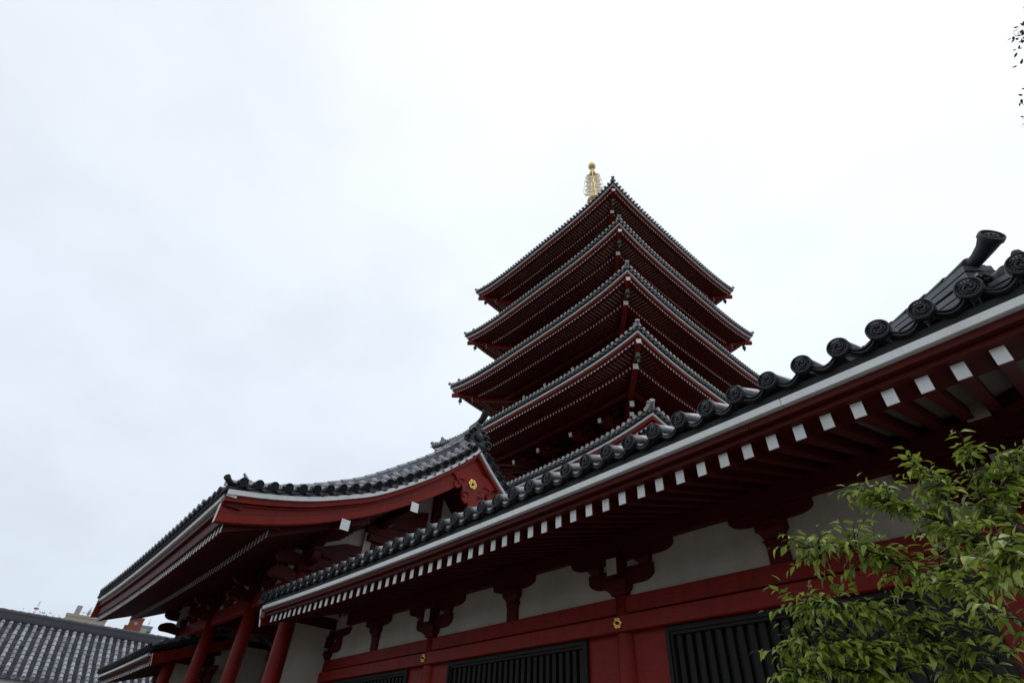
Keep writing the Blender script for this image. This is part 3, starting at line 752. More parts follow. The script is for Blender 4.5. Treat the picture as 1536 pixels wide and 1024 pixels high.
        sw([(2.2, z1+.02), (2.95, z1+.02+.75*.36), (2.95, z1+.06+.75*.36), (2.2, z1+.06)], 'soffit', REDD, GX0+.2, GX1-.28)
        sw([(2.86, 3.335), (3.05, 3.335), (3.05, 3.43), (2.86, 3.43)], 'rafter_sill', REDD, GX0+.2, GX1-.28)
        cur = [(y, smooth_interp(GP, y)-.40) for y in lin(3.05, 7.05, 9)]
        sw(cur+[(y, z+.05) for y, z in cur[::-1]], 'soffit', REDD, GX0+.28, GX1-.28)
    fr = make_rafter(.77, .062, .15, .36); R1 = Repeater(fr.build('flying_rafter', [REDD, WHITE], None, local=True))
    x = GX1-.33; n = 0
    rest = MB(); rr = make_rafter(1.9, .062, .14, .42)
    while x > GX0+.2:
        R1(root, (x, 2.115, 3.115+zc(x))); x -= .172
    R2 = Repeater(rr.build('base_rafter', [REDD, WHITE], None, local=True)); n = 0; x = GX1-.45
    while x > GX0+.3:
        if n < 37: R2(root, (x, 2.90, 3.275+zc(x)))
        else: rest.merge(rr, Matrix.Translation((x, 2.90, 3.275+zc(x))))
        n += 1; x -= .172
    o = rest.build('base_rafters', [REDD, WHITE], root); o['kind'] = 'stuff'
    # ---------- columns, beams, brackets
    GXC = [-11.30, -13.68, -16.51, -19.32]; RY = [4.15, 7.1, 10.05]
    cm = MB(); cm.lathe([(.160, -EYE/SC), (.160, .6), (.150, 2.0), (.135, 3.05)], c=(0, 0, EYE/SC), n=28)
    Cc = Repeater(cm.build('column', RED, None, local=True))
    b = MB(); bearing_block(b, .36, .36, 3.04, 3.24)
    b.merge(boat_arm(.50, 3.20, 3.42, -.07, .07, .2, .09))
    ar = boat_arm(.62, 3.20, 3.42, -.07, .07, .22, .09); b.merge(ar, Matrix.Rotation(pi/2, 4, 'Z'))
    for q in (-.4, 0, .4):
        bearing_block(b, .20, .20, 3.415, 3.53, q)
        if q: bearing_block(b, .22, .22, 3.415, 3.53, 0, q)
    b.merge(boat_arm(.72, 3.525, 3.69, -.065, .065, .22, .06))
    b.merge(boat_arm(.85, 3.525, 3.69, -.068, .068, .2, .07), Matrix.Rotation(pi/2, 4, 'Z'))
    b.merge(boat_arm(.5, 3.525, 3.68, -.06, .06, .18, .06), Matrix.Translation((0, -.5, 0)))
    # carved beam nose towards the front
    for k0, (y0, zz) in enumerate(((-.16, 2.93),)):
        pts = [(0, y0-.34*t/5, zz-.06*sin(t*.8)) for t in range(6)]
        secs = []
        for t in range(9):
            u = t/8; y = y0+.06-.52*u; h = .09+.03*sin(u*pi)-(.04 if u > .9 else 0); z = zz+.02+.06*sin(u*2.6)
            secs.append([(-.07, y, z-h), (.07, y, z-h), (.07, y, z+h), (-.07, y, z+h)])
        b.loft(secs)
        b.lathe([(.001, -.065), (.095, -.065), (.10, 0), (.095, .065), (.001, .065)], c=(0, y0-.40, zz+.06), axis='X', n=14)
    b.box(-.05, .05, -.96, -.6, 3.70, 3.84); b.add([(-.052, -.9625, 3.70), (.052, -.9625, 3.70), (.052, -.9625, 3.842), (-.052, -.9625, 3.842)], [(0, 1, 2, 3)], 1)
    b.xform(Matrix.Translation((0, 0, EYE/SC)))
    B = Repeater(b.build('bracket', [REDD, WHITE], None, bevel=.004, local=True))
    for j, Y in enumerate(RY):
        for i, X in enumerate(GXC):
            Cc(root, (X, Y, -EYE/SC))
            if j == 0: B(root, (X, Y, -EYE/SC))
            if j == 2: B(root, (X, Y, -EYE/SC), (0, 0, pi))
        for a, c in zip(GXC, GXC[1:]):
            MB().box(c+.10, a-.10, Y-.075, Y+.075, 2.755, 3.06).build('tie_beam', RED, root, bevel=.012)
            if j == 0:
                MB().box(c, a, Y+.0, Y+.05, 3.062, 4.1).build('plaster_panel', PLASTER, root)
                k = MB(); hf = [(0, .50), (.16, .46), (.24, .34), (.34, .22), (.56, .14), (.66, .05), (.58, -.02), (.40, .02), (.22, .02), (0, .18)]
                poly = hf+[(-p, q) for p, q in hf[-2:0:-1]]
                mx = (a+c)/2
                k.prism(poly, lambda p: (mx+p[0], Y-.09, 3.08+p[1]), lambda p: (mx+p[0], Y-.003, 3.08+p[1])); k.build('frog_leg_strut', REDD, root, bevel=.004)
    m = MB()
    for yy in (3.30, 4.15): m.box(GX0+.5, GX1-.35, yy-.09, yy+.09, 3.72 if yy > 4 else 3.50, 3.92 if yy > 4 else 3.64)
    m.v = [(v[0], v[1], v[2]+(-gl(v[0])*.5 if v[1] < 4 else 0)) for v in m.v]
    m.build('eave_purlin', REDD, root)
    # side walls of the passage (the far one shows between the columns)
    for X in (GXC[3], GXC[0]):
        y0 = 4.25; m = MB(); m.box(X-.04, X+.04, y0, 10.0, -EYE/SC, 4.6)
        if X == GXC[0]: m = MB(); m.box(X-.04, X+.04, 5.3, 10.0, -EYE/SC, 4.4)
        m.build('side_wall', PLASTER, root)
        for z0, z1 in ((3.24, 3.42), (2.88, 3.03), (2.20, 2.40), (.9, 1.1)):
            MB().box(X-.09, X+.09, 4.28, 9.9, z0, z1).build('wall_rail', REDD, root, bevel=.006)
    for X in GXC[1:3]:
        MB().box(X-.09, X+.09, 4.3, 9.9, 2.78, 3.04).build('cross_beam', REDD, root, bevel=.01)
    MB().box(GXC[3], GXC[2], 7.05, 7.15, -EYE/SC, 4.4).build('door_wall', REDD, root)
    # ---------- gable wall over the near end
    X = GXC[0]-.05
    for X, sgn in ((GXC[0]-.05, 1), (GXC[3]+.05, -1)):
        m = MB(); top = [(y, smooth_interp(GP, y if y < GR else 2*GR-y)-.55) for y in lin(3.9, 10.3, 15)]
        m.prism([(3.9, 3.05)]+top+[(10.3, 3.05)], lambda p: (X, p[0], p[1]), lambda p: (X-sgn*.06, p[0], p[1])); m.build('gable_wall', PLASTER, root)
        m = MB(); m.box(*sorted((X, X+sgn*.12)), 4.1, 10.1, 3.30, 3.62); m.build('rainbow_beam', REDD, root, bevel=.02)
        m = MB(); m.box(*sorted((X, X+sgn*.12)), 5.3, 8.9, 4.22, 4.50); m.build('rainbow_beam', REDD, root, bevel=.02)
        for y0 in (5.60, 8.60):
            m = MB(); m.box(*sorted((X, X+sgn*.11)), y0-.12, y0+.12, 3.62, 4.22); m.box(*sorted((X, X+sgn*.2)), y0-.25, y0+.25, 4.05, 4.2)
            m.build('gable_strut', REDD, root, bevel=.008)
        for y0, y1, zA, zB in ((4.35, 5.3, 3.63, 3.95), (9.85, 8.9, 3.63, 3.95), (5.9, 6.85, 4.5, 5.2), (8.3, 7.35, 4.5, 5.2)):
            m = MB(); m.prism([(y0, zA), (y0+(y1-y0)*.5, zA+.05), (y1, zA+.02), (y1, zB-.05), (y0+(y1-y0)*.6, zA+(zB-zA)*.75), (y0+(y1-y0)*.2, zA+(zB-zA)*.3)],
                lambda p: (X, p[0], p[1]), lambda p: (X+sgn*.09, p[0], p[1])); m.build('carved_brace', REDD, root)
        m = MB(); m.box(*sorted((X, X+sgn*.11)), 6.98, 7.22, 4.5, 5.9); m.build('king_post', REDD, root, bevel=.008)
build_gate()
SC = 1.0

# ================================================================ five-storey pagoda
PCX, PCY = -15.36, 19.84
HS = [7.118, 6.705, 6.381, 6.039, 5.807]          # half width at the eaves
ZS = [8.945, 12.975, 16.835, 20.705, 24.52]       # height of the white eave line at mid side
BS = [3.05, 2.85, 2.66, 2.48, 2.32]               # half width of the body
SAG = .475
pagoda = thing('pagoda', 'five-storey red pagoda with dark tiled roofs and a golden finial', 'pagoda', (PCX, PCY, 0))
def pp(k, t, y, z):
    """side k (0 front, 1 right, 2 back, 3 left): t along the side, y outwards from the axis"""
    a, b = t, -y
    for _ in range(k): a, b = -b, a
    return (PCX+a, PCY+b, z)
def build_pagoda():
    root = pagoda
    count = [0]; flyrest = MB()
    bellspots = []
    tile_profile = {}
    pnose = MB()
    for i in range(5):
        h, z0, b = HS[i], ZS[i], BS[i]
        lift = lambda t: SAG*abs(min(1, abs(t)/h))**3.6
        top = i == 4
        hin = BS[i+1]+.35 if not top else .55; rise = 1.55 if not top else 3.9
        def rz(y): u = (h+.12-y)/(h+.12-hin); return z0+.20+rise*(.55*u+.45*u*u)
        # tiles: closed bed, rows of barrels, end discs
        m = MB()
        ys = lin(h+.06, hin, 7)
        for k in range(4):
            rows = []
            for y in ys:
                rows.append([pp(k, t*y, y, rz(y)-.03+lift(t*y)*(y/h)**2) for t in lin(-1, 1, 25)])
            for ra, rb in zip(rows, rows[1:]):
                m.add(ra+rb, [(j, j+1, j+26, j+25) for j in range(24)])
            edge = [pp(k, t*(h+.06), h+.06, z0+.065+lift(t*(h+.06))) for t in lin(-1, 1, 25)]
            inner = [pp(k, t*(h-.3), h-.3, z0+.065+lift(t*(h-.3))) for t in lin(-1, 1, 25)]
            m.add(rows[0]+edge, [(j, j+1, j+26, j+25) for j in range(24)])
            m.add(edge+inner, [(j, j+1, j+26, j+25) for j in range(24)])
        roof = m.build('tiled_roof', TILED, root)
        m = MB(); p = .232; n = int((h+.05)/p)
        for k in range(4):
            for j in range(-n, n+1):
                t = j*p; ye = h+.13; seg = [ye]
                stop = max(hin, abs(t)+.12)
                ns = 4 if k < 2 else 2
                if stop > ye-.15: stop = ye-.15
                seg = lin(ye, stop, ns)
                for a, c in zip(seg, seg[1:]):
                    half_barrel(m, pp(k, t, a, rz(a)+lift(t)), pp(k, t, c, rz(c)+lift(t)), .062, (0, 0, 1), 5)
                c = Vector(pp(k, t, ye+.02, rz(ye)+lift(t)+.0)); o = Vector(pp(k, 0, 1, 0))-Vector(pp(k, 0, 0, 0)); s = Vector(pp(k, 1, 0, 0))-Vector(pp(k, 0, 0, 0))
                ring = [c+(s*cos(2*pi*q/9)+Vector((0, 0, 1))*sin(2*pi*q/9))*.076 for q in range(9)]
                m.loft([[v-o*.05 for v in ring], ring], caps=True)
                pan = [pp(k, t+p*(.3+.4*q/3), ye-.02, rz(ye)+lift(t)-.05-.03*sin(pi*q/3)) for q in range(4)]
                pan2 = [(x, y, z-.035) for x, y, z in pan]
                m.add(pan+pan2, [(q, q+1, q+5, q+4) for q in range(3)])
        m.build('barrel_tiles', TILEP, roof, weld=False)
        # eave line and boards
        def ring(prof, name, mt, bev=0):
            m = MB()
            for k in range(4):
                secs = []
                for t in lin(-1, 1, 33): secs.append([pp(k, t*y, y, z+lift(t*y)) for y, z in prof])
                m.loft(secs, caps=False)
            return m.build(name, mt, roof, bevel=bev)
        ring([(h, z0-.035), (h-.3, z0-.035), (h-.3, z0+.045), (h, z0+.045)], 'eave_fascia', WHITE)
        ring([(h-.05, z0-.14), (h-.4, z0-.14), (h-.4, z0-.037), (h-.05, z0-.037)], 'eave_beam', RED)
        d1, d2 = .16, 1.04
        zf = z0-.145                                   # underside of the boards over the flying rafters
        ring([(h-d1, zf), (h-d2-.3, zf+.05), (h-d2-.3, zf+.09), (h-d1, zf+.03)], 'soffit', PLASTER)
        ring([(h-d2+.06, z0-.245), (h-d2-.15, z0-.245), (h-d2-.15, z0-.155), (h-d2+.06, z0-.155)], 'rafter_sill', RED)
        ring([(h-d2-.1, z0-.24), (b-.2, z0-.24+.10*(h-d2-b)), (b-.2, z0-.2+.10*(h-d2-b)), (h-d2-.1, z0-.20)], 'soffit', PLASTER)
        # rafters: two rows a side
        sp = .178; nr = int((h-.25)/sp)
        for k in range(4):
            rot = k*pi/2
            for j in range(-nr, nr+1):
                t = j*sp+.5*sp
                if abs(t) < h-d1-.05:
                    L = min(.95, h-d1-abs(t)-.02)
                    if L > .12: yield_rafter(root, i, k, t, h-d1, z0-.20+lift(t), L, .072, .085, .055, flyrest, count)
                if abs(t) < h-d2-.05:
                    L = min(h-d2-b+.1, h-d2-abs(t)-.02)
                    if L > .12: yield_rafter(root, i, k, t, h-d2, z0-.30+lift(t)*1.0, L, .078, .11, .10, flyrest, count)
        # hip rafters with white ends
        for k in range(4):
            m = MB()
            for (a0, a1, za, zb2, w, hh) in ((h+.02-.08, b-.2, z0-.33+SAG-.40*.25, z0-.10, .17, .20), (h-.90, b-.2, z0-.50+SAG*.55, z0-.25, .20, .24)):
                A = Vector(pp(k, -a0, a0, za)); Bq = Vector(pp(k, -a1, a1, zb2))
                if a0 > h-.2:
                    mid = Vector(pp(k, -(h-1.1), h-1.1, z0-.10+SAG*.30)); m.bar(A, mid, w, hh); m.bar(mid, Bq, w, hh)
                else: m.bar(A, Bq, w, hh)
                d = (A-Bq).normalized(); q = MB(); q.bar(A+d*.004, A-d*.02, w+.004, hh+.004, k=1); m.merge(q)
            m.build('hip_rafter', [RED, WHITE], roof)
            bellspots.append((i, k, pp(k, -(h-.42), h-.42, z0+SAG*.72-.50)))
        # hip ridges with end tiles
        for k in range(4):
            m = MB(); pts = []
            for y in lin(h-.02, hin, 10): pts.append(pp(k, -y, y, rz(y)+lift(y)*(y/h)**2+.10))
            m.tube(pts, .11, 8); m.tube([(x, y, z+.13) for x, y, z in pts[1:]], .075, 8)
            e = Vector(pts[0]); dv = (e-Vector(pts[1])); dv.z = 0; dv.normalize()
            m.tube([e-dv*.1+Vector((0, 0, .0)), e+dv*.1, e+dv*.22+Vector((0, 0, .07))], [.08, .085, .09], 9)
            m.tube([e-dv*.55+Vector((0, 0, .2)), e-dv*.42+Vector((0, 0, .24)), e-dv*.30+Vector((0, 0, .36))], [.07, .075, .08], 9)
            m.lathe([(.001, -.1), (.15, -.1), (.17, .05), (.10, .18), (.001, .2)], c=tuple(e-dv*.36+Vector((0, 0, .06))), n=8)
            m.build('hip_ridge', TILEP, roof, weld=False)
        # body: wall, columns, brackets with white nosed tail rafters
        zbase = (ZS[i-1]+1.75 if i else 1.8)
        m = MB(); m.box(PCX-b+.12, PCX+b-.12, PCY-b+.12, PCY+b-.12, zbase-.6, z0+.3)
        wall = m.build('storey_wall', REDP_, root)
        for k in range(4):
            for t in (-b*.97, -b*.37, b*.37, b*.97):
                c = pp(k, t, b, 0); q = MB(); q.lathe([(.14, zbase-.5), (.14, z0-1.35), (.12, z0-1.3)], c=c, n=10); q.build('column', RED, wall)
                if k < 2 or True:
                    q = MB(); M = Matrix.Translation((PCX, PCY, 0)) @ Matrix.Rotation(k*pi/2, 4, 'Z')
                    for (yo, zz, hw) in ((0, -1.30, .30), (.30, -1.02, .42), (.62, -.74, .55), (.92, -.48, .5)):
                        bearing_block(q, .26, .26, z0+zz, z0+zz+.16, t, -(b+yo)); q.merge(boat_arm(hw, z0+zz+.14, z0+zz+.30, -.06, .06, .15, .05), Matrix.Translation((t, -(b+yo), 0)))
                        q.box(t-.07, t+.07, -(b+yo+.30), -b+.1, z0+zz+.12, z0+zz+.26)
                    ye = h-2.2; q.bar((t, -ye, z0-.83), (t, -b, z0-.55), .15, .22)
                    e = MB(); e.bar((t, -ye-.003, z0-.83), (t, -ye+.03, z0-.823), .154, .224, k=1); q.merge(e)
                    for dx in (-.30, -.18, .18, .30): q.bar((t+dx*1.6, -(b+.9), z0-.62), (t+dx, -b, z0-.5), .07, .09)
                    q.box(t-.55, t+.55, -(b+1.22), -(b+1.08), z0-.20, z0-.06)
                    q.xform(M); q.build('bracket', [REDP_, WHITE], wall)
        for k in range(4):       # corner tail rafter
            q = MB(); a = h-2.15; A = Vector(pp(k, -a, a, z0-.80)); Bq = Vector(pp(k, -b, b, z0-.5)); q.bar(A, Bq, .17, .24); d = (A-Bq).normalized()
            e = MB(); e.bar(A+d*.004, A-d*.03, .174, .244, k=1); q.merge(e)
            A = Vector(pp(k, -a+.22, a-.22, z0-.80-.34)); q.bar(A, Vector(pp(k, -b, b, z0-1.1)), .17, .24); e = MB(); e.bar(A+d*.004, A-d*.03, .174, .244, k=1); q.merge(e)
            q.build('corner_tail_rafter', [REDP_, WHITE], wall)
        # purlins under the base rafters
        for k in range(4):
            q = MB(); y = h-2.05
            q.loft([[pp(k, t, y, z0-.28+lift(t)), pp(k, t, y-.14, z0-.28+lift(t)), pp(k, t, y-.14, z0-.42+lift(t)), pp(k, t, y, z0-.42+lift(t))] for t in lin(-y, y, 15)]); q.build('eave_purlin', REDP_, wall)
        # balcony rail above the roof below
        if i:
            zr = zbase-.35; q = MB(); yb = b+.62
            for k in range(4):
                for zz, rr in ((.20, .035), (.42, .035), (.66, .05)): q.tube([pp(k, -yb-.25, yb, zr+zz+.05), pp(k, -yb+.2, yb, zr+zz), pp(k, yb-.2, yb, zr+zz), pp(k, yb+.25, yb, zr+zz+.05)], rr, 6)
                for t in lin(-yb, yb, 7): c = pp(k, t, yb, 0); q.box(c[0]-.05, c[0]+.05, c[1]-.05, c[1]+.05, zr, zr+.62)
            q.build('railing', RED, wall)
            q = MB(); q.box(PCX-yb-.1, PCX+yb+.1, PCY-yb-.1, PCY+yb+.1, zr-.12, zr); q.build('balcony', REDP_, wall)
    o = flyrest.build('rafters', [REDP_, WHITE], root); o['kind'] = 'stuff'
    # finial
    zt = ZS[4]+4.1
    m = MB(); m.box(PCX-.75, PCX+.75, PCY-.75, PCY+.75, zt-.3, zt+.25); m.lathe([(.7, 0), (.75, .2), (.6, .55), (.3, .7), (.5, .8), (.65, .95), (.2, 1.05)], c=(PCX, PCY, zt+.25), n=20)
    m.tube([(PCX, PCY, zt), (PCX, PCY, 38.2)], [.20, .12], 12)
    fin = m.build('finial', GOLDP, root)
    for j in range(9):
        z = 29.6+j*.68; R = .86-.035*j; q = MB()
        q.lathe([(R-.06, -.09), (R, -.09), (R, .09), (R-.06, .09), (R-.06, -.09)], c=(PCX, PCY, z), n=28); q.lathe([(.12, -.12), (.2, -.1), (.2, .1), (.12, .12)], c=(PCX, PCY, z), n=14)
        for a in range(6): q.bar((PCX, PCY, z), (PCX+(R-.03)*cos(a*pi/3), PCY+(R-.03)*sin(a*pi/3), z), .06, .06)
        for a in range(8): q.lathe([(.001, 0), (.05, 0), (.035, .12), (.01, .16)], c=(PCX+R*cos(a*pi/4), PCY+R*sin(a*pi/4), z-.27), n=6)
        q.build('finial_ring', GOLDP, fin)
    rnd = random.Random(3)
    for a in range(4):
        an = a*pi/2+radians(38); q = MB(); dx, dy = cos(an), sin(an)
        def P(u, v): return (PCX+dx*u, PCY+dy*u, v)
        for j in range(19):          # openwork flame: curls inside a flame outline
            v = 35.9+2.75*j/18; wmax = .74*(1-.30*(j/18))*(0.85+.15*sin(j*1.7))
            for u in lin(.16, wmax, 7):
                r = .07; pts = [P(u+r*cos(c*.62+j), v+r*1.2*sin(c*.62+j)) for c in range(9)]
                q.tube(pts, .017, 4, caps=True)
        q.tube([P(.16, 35.8), P(.68, 35.9), P(.82, 36.4), P(.74, 37.1), P(.70, 37.7), P(.56, 38.2), P(.52, 38.75)], .022, 5)
        for v in (36.3, 37.0, 37.7, 38.3): q.tube([P(.1, v), P(.72-.1*(v-36), v+.16)], .018, 4)
        q.build('flame_ornament', GOLDP, fin)
    for z, r, n in ((38.85, .27, 'finial_ball'), (39.86, .325, 'finial_ball')):
        q = MB(); q.lathe([(r*sin(pi*j/12), -r*cos(pi*j/12)) for j in range(13)], c=(PCX, PCY, z), n=24)
        if z > 39: q.lathe([(.10, r*.9), (.06, r*1.1), (.001, r*1.55)], c=(PCX, PCY, z), n=12)
        q.lathe([(.09, -.55), (.07, -.2)], c=(PCX, PCY, z), n=10); q.build(n, GOLDP, fin)
    return bellspots
rafter_parts = {}
def yield_rafter(root, i, k, t, y, z, L, w, hh, sl, rest, count):
    if i == 1 and k in (0, 1) and L > .9 and L < .96 and ((k == 0) or t < -3.0) and count[0] < 100:
        if 'o' not in rafter_parts: rafter_parts['o'] = Repeater(make_rafter(.95, w, hh, sl).build('rafter', [REDP_, WHITE], None, local=True))
        rafter_parts['o'](root, pp(k, t, y, z), (0, 0, k*pi/2)); count[0] += 1
    else:
        M = Matrix.Translation(pp(k, t, y, z)) @ Matrix.Rotation(k*pi/2, 4, 'Z'); rest.merge(make_rafter(L, w, hh, sl), M)
spots = build_pagoda()
def bells():
    m = MB()
    m.lathe([(.001, .22), (.05, .21), (.085, .17), (.10, .05), (.115, -.08), (.14, -.14), (.125, -.14), (.09, -.05)], n=14)
    m.tube([(0, 0, .20), (0, 0, .36)], .014, 6); m.tube([(0, 0, .05), (0, 0, -.22)], .01, 5); m.box(-.07, .07, -.006, .006, -.36, -.20)
    m.xform(Matrix.Scale(.82, 4)); src = m.build('wind_bell', BRONZE, None, local=True); used = False
    sn = ['lowest', 'second', 'middle', 'fourth', 'top']; kn = ['left corner', 'near corner', 'right corner', '']
    for i, k, p in spots:
        if k == 3 or (k == 2 and i < 3) or (k == 0 and i < 2) or (k == 1 and i == 0): continue
        o = src if not used else src.copy()
        if used: COL.objects.link(o)
        used = True
        o.location = (p[0], p[1], p[2]+EYE-.10)
        o['category'] = 'bell'; o['group'] = 'wind bells under the pagoda eaves'
        o['label'] = 'green bronze wind bell under the %s of the %s pagoda roof' % (kn[k], sn[i] if i != 1 else 'second lowest')
bells()

# ================================================================ grey tiled roof of the neighbouring hall
def grey_hall():
    XR, XE = -32.0, -28.35; Y0, Y1 = -5.5, 9.0; zr, ze = 4.20, 2.06
    root = thing('tiled_hall', 'low hall with a broad weathered grey tile roof and a tall ridge', 'hall', ((XR+XE)/2, 2, 0))
    prof = [(XE, ze), (XE-1.2, ze+.62), (XE-2.4, ze+1.30), (XR, zr)]
    prof_r = prof[::-1]
    def rz(x): return smooth_interp([(x_, z_) for x_, z_ in prof_r], x)
    m = MB(); pb = MB(); p = .284
    for sgn in (1, -1):
        fx = (lambda x: x) if sgn == 1 else (lambda x: 2*XR-x)
        y = Y0; rnd = random.Random(5)
        while y < Y1:
            n = 13 if sgn == 1 else 4; xs = lin(XE+.06, XR, n)
            for a, b in zip(xs, xs[1:]):
                j = rnd.uniform(-.008, .008)
                half_barrel(m, (fx(a), y+j, rz(a)+.055), (fx(b), y+j, rz(b)+.04), .078, (0, 0, 1), 7, r2=.068)
            c = (fx(XE+.08), y, rz(XE)+.05); q = tile_disc(.082, relief=False); q.xform(Matrix.Translation(c) @ Matrix.Rotation(sgn*pi/2, 4, 'Z')); m.merge(q)
            ns = 30 if sgn == 1 else 6; xs = lin(XE+.04, XR, ns)     # pan tiles: a small step at each overlap
            for a, b in zip(xs, xs[1:]):
                secs = []
                for q in range(5):
                    t = q/4; yy = y+.06+t*(p-.12); dz = -.055*sin(pi*t)
                    secs.append([(fx(a), yy, rz(a)+dz+.045), (fx(b), yy, rz(b)+dz+.008), (fx(b), yy, rz(b)+dz-.03), (fx(a), yy, rz(a)+dz+.01)])
                pb.loft(secs, caps=False, smooth=False)
            y += p
    m.build('barrel_tiles', TILEL, root, weld=False); pb.build('pan_tiles', TILEPAN, root, weld=False)
    m = MB()
    for i in range(6):
        w = .20-.014*i+(.02 if i % 2 else 0); m.box(XR-w, XR+w, Y0+.1, Y1-.1, zr+.02+i*.052, zr+.02+i*.052+.042)
    m.box(XR-.13, XR+.13, Y0+.12, Y1-.12, zr-.1, zr+.33)
    y = Y0
    while y < Y1-.1: half_barrel(m, (XR, y, zr+.32), (XR, y+.30, zr+.31), .105, (0, 0, 1), 7, r2=.095); y += .3
    m.build('ridge', TILEPAN, root, weld=False)
    m = MB()
    for sgn in (1, -1): a, b = sorted((XE-.05 if sgn == 1 else 2*XR-XE+.05, XE-.3 if sgn == 1 else 2*XR-XE+.3)); m.box(a, b, Y0+.1, Y1-.1, ze-.16, ze-.03)
    m.build('eave_board', WHITE, root)
    m = MB(); m.prism([(XE-.3, ze-.16), (XE-.3, ze-.05), (XR, zr-.1), (2*XR-XE+.3, ze-.05), (2*XR-XE+.3, ze-.16)], lambda q: (q[0], Y0+.3, q[1]), lambda q: (q[0], Y1-.3, q[1])); m.build('soffit', REDD, root)
    MB().box(2*XR-XE+1, XE-1, Y0+.6, Y1-.6, -EYE, ze-.165).build('wall', PLASTER, root)
grey_hall()

# ================================================================ town beyond
BEIGE = mat('beige_render', (0.42, 0.35, 0.27), 0.9, var=0.08, scale=.05)
ORANGE = mat('orange_tile_facade', (0.22, 0.06, 0.035), 0.8, var=0.1, scale=.1)
BLUEG = mat('blue_grey_cladding', (0.22, 0.27, 0.31), 0.6, var=0.1, scale=.1)
GLASS = mat('window_glass', (0.05, 0.06, 0.07), 0.15, var=0.2, scale=.3)
STEEL = mat('grey_steel', (0.30, 0.31, 0.32), 0.5, metal=.4)
REDP = mat('red_mast_paint', (0.40, 0.06, 0.05), 0.6)
def polar(a, r): n = Vector((-sqrt(1-a*a), a)); return n*r
def tower(root, a0, a1, r, ztop, depth, mt, rows, win=True):
    p, q = polar(a0, r), polar(a1, r); d = (q-p); w = d.length; d.normalize(); n = Vector((d.y, -d.x)); n = n if n.dot(p) > 0 else -n
    def P(u, v, z): g = p+d*u+n*v; return (g.x, g.y, z)
    def bx(m, u0, u1, v0, v1, z0, z1, k=None):
        vs = [P(u, v, z) for z in (z0, z1) for v in (v0, v1) for u in (u0, u1)]
        m.add(vs, [(0, 2, 3, 1), (4, 5, 7, 6), (0, 1, 5, 4), (2, 6, 7, 3), (0, 4, 6, 2), (1, 3, 7, 5)], k)
    m = MB(); bx(m, 0, w, 0, depth, -EYE, ztop); bx(m, -.15, w+.15, -.15, .1, ztop-.5, ztop+.25); bx(m, 0, w, .1, depth, ztop, ztop+.15); m.build('wall', mt, root)
    if win:
        for r_ in range(rows):
            for c in range(3):
                zz = ztop-3.2-r_*3.1; u = w*(c+.5)/3
                f = MB(); bx(f, u-w*.10, u+w*.10, -.06, .02, zz, zz+1.5); fo = f.build('window', STEEL, root)
                g = MB(); bx(g, u-w*.085, u+w*.085, -.075, -.062, zz+.12, zz+1.38); g.build('pane', GLASS, fo)
    return P, bx, w
